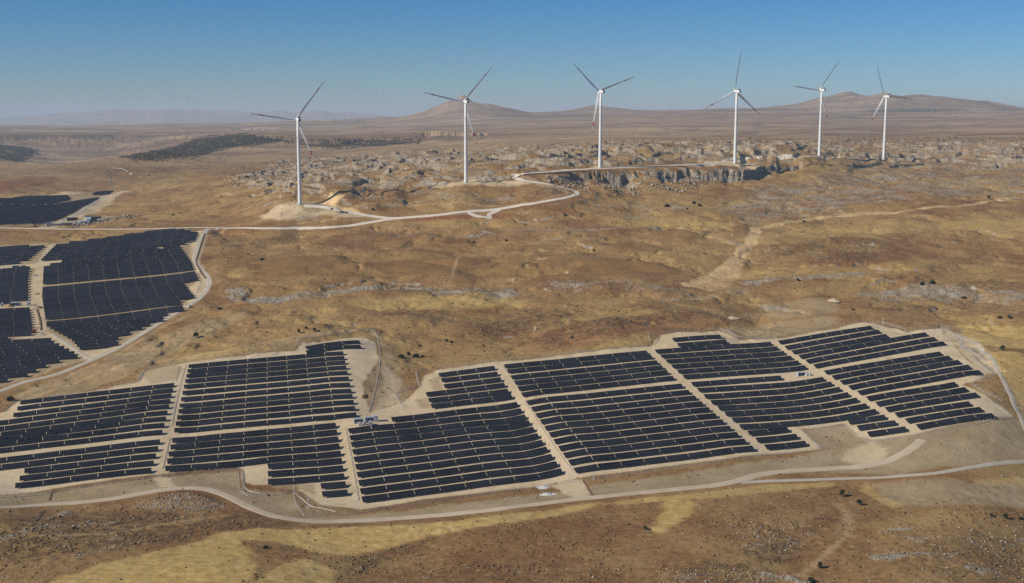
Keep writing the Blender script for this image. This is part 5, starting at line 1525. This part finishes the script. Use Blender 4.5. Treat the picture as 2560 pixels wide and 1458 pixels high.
container(40, 671, 7.5, 3.0, 3.0, 'blue grey container in the upper station strip of the larger field', M_BLUEP)
container(36, 765, 8.5, 3.0, 3.2, 'blue grey container in the lower station strip of the larger field', M_BLUEP)
transformer(50, 764, 1.4, 'dark ribbed transformer in the lower station strip')
cabin(72, 764, 'beige cabin at the end of the lower station strip', 4, 3.4, 3.6)
transformer(54, 670, 1.2, 'transformer in the upper station strip beside the soil mound')
transformer(6, 766, 1.3, 'transformer cut off by the picture edge in the lower strip')

# ------------------------------------------------------------------ heaps of gravel and soil
def heap_obj(name, px, py, rx, ry, h, mat, label, cat, seed):
    p = at(px, py)
    n, m_ = 40, 14
    V = [(0, 0, h)]
    for k in range(1, m_ + 1):
        f = k / m_
        for i in range(n):
            t = 2 * math.pi * i / n
            w = 1 + 0.28 * float(fbm(np.array([math.cos(t) * 1.3 + seed]), np.array([math.sin(t) * 1.3 + f]), 3, seed)[0])
            z = h * (1 - f ** 1.25) * (1 + 0.25 * float(fbm(np.array([math.cos(t) * f * 4 + seed]), np.array([math.sin(t) * f * 4]), 3, seed + 3)[0]))
            V.append((rx * f * w * math.cos(t), ry * f * w * math.sin(t), z - 0.25 * f))
    Fc = [(0, 1 + i, 1 + (i + 1) % n) for i in range(n)]
    for k in range(m_ - 1):
        for i in range(n):
            j = (i + 1) % n
            Fc.append((1 + k * n + i, 1 + (k + 1) * n + i, 1 + (k + 1) * n + j, 1 + k * n + j))
    me = bpy.data.meshes.new(name); me.from_pydata(V, [], Fc)
    for q_ in me.polygons: q_.use_smooth = True
    o = link(name, me, mat); o.location = p
    tag(o, label, cat)
M_GRAVEL = leafy('white_gravel', (0.50, 0.49, 0.46), (0.62, 0.61, 0.58), 0.5)
M_SOIL = leafy('brown_soil', (0.30, 0.20, 0.115), (0.42, 0.30, 0.18), 0.4)
heap_obj('gravel_pile', 1360, 1218, 5.6, 5.5, 1.1, M_GRAVEL, 'white gravel pile closest to the front fence', 'gravel pile', 3)
heap_obj('gravel_pile', 1368, 1237, 5.6, 5.0, 1.2, M_GRAVEL, 'white gravel pile closest to the gravel road', 'gravel pile', 5)
heap_obj('gravel_pile', 1385, 1236, 4.5, 3.6, 0.5, M_GRAVEL, 'low white gravel spill joined to a pile near the road', 'gravel pile', 6)
heap_obj('soil_mound', 59, 668, 5.5, 4, 3.0, M_SOIL, 'brown soil mound in the upper station strip', 'soil mound', 8)
heap_obj('soil_mound', 22, 767, 6, 4, 3.0, M_SOIL, 'brown soil mound between transformers in the lower strip', 'soil mound', 9)
heap_obj('soil_mound', 95, 770, 6, 7, 2.4, M_SOIL, 'brown soil mound in the corridor of the larger field', 'soil mound', 10)
heap_obj('soil_mound', 92, 735, 4, 4, 1.6, M_SOIL, 'small brown soil mound up the corridor of the larger field', 'soil mound', 11)
heap_obj('soil_mound', 911, 990, 2.6, 7, 1.3, simple('rusty_soil', (0.17, 0.085, 0.045), 0.95, 0.1), 'long rusty soil mound beside the bare cutting', 'soil mound', 12)
heap_obj('rock_mound', 2085, 752, 7, 9, 2.6, leafy('orange_rock', (0.46, 0.33, 0.21), (0.58, 0.46, 0.32), 0.3), 'orange rock mound on the slope above the fanned block', 'rock mound', 14)
heap_obj('rock_mound', 1830, 796, 8, 5, 2.0, leafy('orange_rock', (0.46, 0.33, 0.21), (0.58, 0.46, 0.32), 0.3), 'pale rock mound at the edge of the red-brown slope', 'rock mound', 15)

# ------------------------------------------------------------------ power pylons
def pylon_mesh(h):
    b = MB(); w0, w1 = h * 0.10, h * 0.028
    lv = [0, .2, .4, .58, .72, .84, 1.0]
    def corner(f, i):
        w = w0 + (w1 - w0) * min(1, f / .72) if f < .72 else w1
        return ((-w, -w, f * h), (w, -w, f * h), (w, w, f * h), (-w, w, f * h))[i]
    for a, c_ in zip(lv[:-1], lv[1:]):
        for i in range(4):
            b.tube(corner(a, i), corner(c_, i), 0.22, n=4)
            b.tube(corner(a, i), corner(c_, (i + 1) % 4), 0.13, n=4)
            b.tube(corner(c_, i), corner(c_, (i + 1) % 4), 0.13, n=4)
    for f, s in ((.74, .17), (.86, .20), (.97, .13)):
        for sg in (-1, 1):
            b.tube((sg * w1, -w1, f * h), (sg * s * h, 0, f * h + 0.2), 0.16, n=4)
            b.tube((sg * w1, w1, f * h), (sg * s * h, 0, f * h + 0.2), 0.16, n=4)
            b.tube((sg * w1, 0, f * h + h * .045), (sg * s * h, 0, f * h + 0.2), 0.12, n=4)
    return b.mesh('power_pylon')
PYL = pylon_mesh(38.0)
PYL.materials.append(M_STEEL)
for px, py, rz, sc, lab in ((522, 433, .4, .75, 'grey lattice pylon on a pale pad beyond the brown slope'), (279, 475, .5, 1.0, 'faint lattice pylon by the distant solar field'), (1891, 352, .2, 1.0, 'lattice pylon between the two turbines above the cliff'),
                            (2031, 352, .2, 1.0, 'lattice pylon just beside the tower with the level blade'), (2106, 352, .2, 1.0, 'lattice pylon midway between the last two turbines'), (2170, 352, .2, 1.0, 'lattice pylon just short of the most distant turbine'),
                            (2257, 350, .2, 1.0, 'lattice pylon past the most distant turbine'), (414, 312, .3, 1.6, 'very faint tall pylon on the far plain'), (1040, 410, .3, .7, 'small lattice pylon on the rocky plateau beside the conical hill')):
    p = at(px, py)
    o = link('power_pylon', PYL)
    o.location = p; o.rotation_euler = (0, 0, rz); o.scale = (sc, sc, sc)
    tag(o, lab, 'pylon', 'lattice power pylons on the plateau')

# ------------------------------------------------------------------ the camp by the distant field
M_CW = simple('camp_white', (0.66, 0.66, 0.64), 0.6, 0.3)
M_CB = simple('camp_beige', (0.50, 0.44, 0.34), 0.7, 0.2)
M_CD = simple('camp_dark', (0.06, 0.065, 0.07), 0.7, 0.2)
M_CBL = simple('camp_blue', (0.10, 0.20, 0.36), 0.6, 0.3)
M_RED = simple('red_paint', (0.34, 0.055, 0.035), 0.5, 0.4)
def hut(px, py, L, W, hh, mw, mr, label, rz=0.45):
    p = at(px, py)
    r = tag(empty('site_hut', p, rz), label, 'hut', 'site huts and stores of the camp')
    b = MB(); b.box((0, 0, hh / 2), (L, W, hh)); b.build('wall', mw, r)
    b = MB()
    b.v = [(-L/2-.3, -W/2-.3, hh + .01), (L/2+.3, -W/2-.3, hh + .01), (L/2+.3, W/2+.3, hh + .01), (-L/2-.3, W/2+.3, hh + .01), (-L/2-.3, 0, hh + W * .18), (L/2+.3, 0, hh + W * .18)]
    b.f = [(0, 1, 5, 4), (2, 3, 4, 5), (0, 4, 3), (1, 2, 5), (3, 2, 1, 0)]
    b.build('roof', mr, r)
    b = MB(); b.box((L * .2, -W / 2 - .03, 1.1), (1.0, .08, 2.1)); b.build('door', M_CD, r)
    b = MB(); b.box((-L * .2, -W / 2 - .03, 1.6), (1.4, .08, 1.0)); b.build('window', M_CD, r)
for a_ in ((181, 551, 15, 6, 3.4, M_CD, M_CD, 'long dark open shed at the rear of the camp'), (212, 558, 16, 7, 3.2, M_CW, M_BLUEP, 'long white hut with bluish roof in the camp'), (228, 552, 15, 7, 3.6, M_CW, M_CW, 'bright white hut beside the dark sheds of the camp'),
           (240, 549, 14, 6, 3.4, M_CD, M_CD, 'dark roofed shed behind the bright white hut'), (222, 546, 12, 6, 3.0, M_CW, M_CD, 'white shed with dark roof at the rear row of the camp'), (196, 560, 12, 5, 3.0, M_CW, M_BLUEP, 'short white hut next to the beige containers'),
           (172, 561, 12, 4.5, 3.0, M_CB, M_CB, 'beige box hut, last of the line before the white huts'), (157, 562, 12, 4.5, 3.0, M_CB, M_CB, 'beige box hut in the middle of the line along the pale road'), (142, 564, 12, 4.5, 3.0, M_CB, M_CB, 'beige box hut next to the blue one along the pale road'),
           (126, 565, 12, 4.5, 3.0, M_CB, M_CBL, 'beige box hut with blue roof along the pale road'), (234, 556, 10, 5, 3, M_CD, M_CD, 'low dark store in front of the bright white hut'), (250, 553, 7, 4, 2.6, M_CW, M_CW, 'small white box hut near the stacked goods')):
    hut(*a_)
M_CLUT = leafy('stacked_goods', (0.05, 0.045, 0.04), (0.42, 0.38, 0.32), 0.25)
cl = np.maximum(linemask([(200,566),(240,556),(275,550)], 22, 8), linemask([(255,556),(300,545),(330,541)], 20, 8) * 0.7)
scatter('stacked_goods', cl.astype(np.float32), 260, 0.5, 1.5, 0.7, M_CLUT)
def excavator(px, py, rz, label, mat):
    p = at(px, py)
    r = tag(empty('excavator', p, rz), label, 'excavator')
    for s in (-1, 1):
        b = MB(); b.box((0, s * 1.2, .5), (4.0, .6, .9)); b.build('track', M_CD, r)
    b = MB(); b.box((-.4, 0, 1.6), (3.4, 2.6, 1.2)); b.box((-1.4, 0, 2.3), (1.3, 2.4, .5)); b.build('body', mat, r)
    b = MB(); b.box((.7, .7, 2.7), (1.4, 1.1, 1.4), taper=.85); b.build('cab', M_CD, r)
    b = MB(); b.tube((1.1, -.3, 1.9), (3.6, -.3, 5.0), .32, .26, 6); b.tube((3.6, -.3, 5.0), (6.0, -.3, 3.0), .26, .2, 6); b.build('boom', mat, r)
    b = MB(); b.box((6.1, -.3, 2.3), (1.0, 1.2, 1.2), taper=.7); b.build('bucket', M_CD, r)
excavator(88, 567, .3, 'red excavator beside the pale road at the camp entrance', M_RED)
excavator(86, 832, .6, 'red excavator in the corridor of the larger field', M_RED)
def truck(px, py, rz, label, mat):
    p = at(px, py)
    r = tag(empty('pickup_truck', p, rz), label, 'truck')
    b = MB(); b.box((0, 0, .85), (5.0, 1.9, .75)); b.build('body', mat, r)
    b = MB(); b.box((.35, 0, 1.55), (2.0, 1.75, .75), taper=.8); b.build('cab', M_CD, r)
    for x in (-1.5, 1.6):
        for s in (-1, 1):
            b = MB(); b.tube((x, s * .75, .4), (x, s * 1.0, .4), .4, n=12); b.build('wheel', M_CD, r)
truck(88, 690, .2, 'white pickup truck in the corridor of the larger field', M_CW)
truck(475, 769, .9, 'white pickup truck parked inside the loop road', M_CW)
truck(105, 838, .1, 'pale pickup truck at the corridor junction', M_CW)
for k, (px, py, lab) in enumerate(((852, 531, 'dark crate on the grey turbine pad, closest to the tower'), (858, 532, 'dark crate in the middle of the line below the orange bank'), (865, 533, 'dark crate at the road end of the line below the orange bank'), (829, 524, 'dark crate alone at the foot of the orange bank'))):
    p = at(px, py)
    b = MB(); b.box((0, 0, 1.0), (2.4, 2.0, 1.9)); b.box((0, 0, 2.0), (2.6, 2.2, .14)); b.box((0, 0, .12), (2.6, 2.2, .16))
    o = b.build('crate', M_CD); o.location = p; o.rotation_euler = (0, 0, .3 * k)
    tag(o, lab, 'crate', 'dark crates on the turbine pad')

# village houses on the canyon rim, far off
M_HW = simple('lime_wall', (0.55, 0.51, 0.45), 0.8, 0.1)
M_HR = simple('clay_roof', (0.40, 0.22, 0.15), 0.8, 0.1)
def house_mesh():
    b = MB(); b.box((0, 0, 3), (12, 9, 6)); w = b.mesh('wall'); w.materials.append(M_HW)
    b = MB(); b.v = [(-6.5,-5,6.02),(6.5,-5,6.02),(6.5,5,6.02),(-6.5,5,6.02),(-6.5,0,8.6),(6.5,0,8.6)]; b.f = [(0,1,5,4),(2,3,4,5),(0,4,3),(1,2,5),(3,2,1,0)]
    rf = b.mesh('roof'); rf.materials.append(M_HR)
    return w, rf
HWM, HRM = house_mesh()
for k in range(26):
    px = 607 + k * 3.4 + random.uniform(-1.5, 1.5); py = 324.5 + random.uniform(-2.2, 1.6)
    p = at(px, py)
    r = tag(empty('house', p, random.uniform(-.8, .8)), 'tiny white village house on the far canyon rim', 'house', 'white houses of the far village')
    link('wall', HWM, None, r); link('roof', HRM, None, r)
    r.scale = (0.95, 0.95, 0.95)
# spare trench along the loop road and the ditch by the front road
M_TRENCH = leafy('trench_spoil', (0.10, 0.065, 0.04), (0.20, 0.13, 0.08), 0.3)
ribbon('trench_bank', [(512,585),(505,605),(497,630),(491,655),(500,675),(515,697)], 2.6, M_TRENCH, lift=0.55, jitter=0.5, kind='structure')
ribbon('trench_bank', [(93,775),(100,800),(104,825)], 2.2, M_TRENCH, lift=0.5, jitter=0.5, kind='structure')
ribbon('ditch', [(110,1276),(98,1292),(86,1306)], 3.0, M_TRENCH, lift=0.12, jitter=0.4)
ribbon('ditch', [(1457,1200),(1470,1220),(1483,1243)], 1.6, M_TRENCH, lift=0.12, jitter=0.4)
ribbon('ditch', [(133,1226),(124,1252)], 2.2, M_TRENCH, lift=0.12, jitter=0.4)
# TAIL: haze
M_HZ = bpy.data.materials.new('haze'); M_HZ.use_nodes = True
_n = M_HZ.node_tree.nodes; _n.remove(_n['Principled BSDF'])
pv = _n.new('ShaderNodeVolumePrincipled')
pv.inputs['Color'].default_value = (0.64, 0.77, 0.92, 1)
pv.inputs['Density'].default_value = HAZE_DENSITY
pv.inputs['Anisotropy'].default_value = 0.0
M_HZ.node_tree.links.new(pv.outputs[0], _n['Material Output'].inputs['Volume'])
zlo = float(H.min()) - 1.0; zhi = max(float(H.max()), 480.0) + 6.0
hzb = MB(); hzb.box((0, 30500, (zlo + zhi) / 2), (66000, 62000, zhi - zlo))
haze = hzb.build('haze', M_HZ)
tag(haze, kind='stuff')
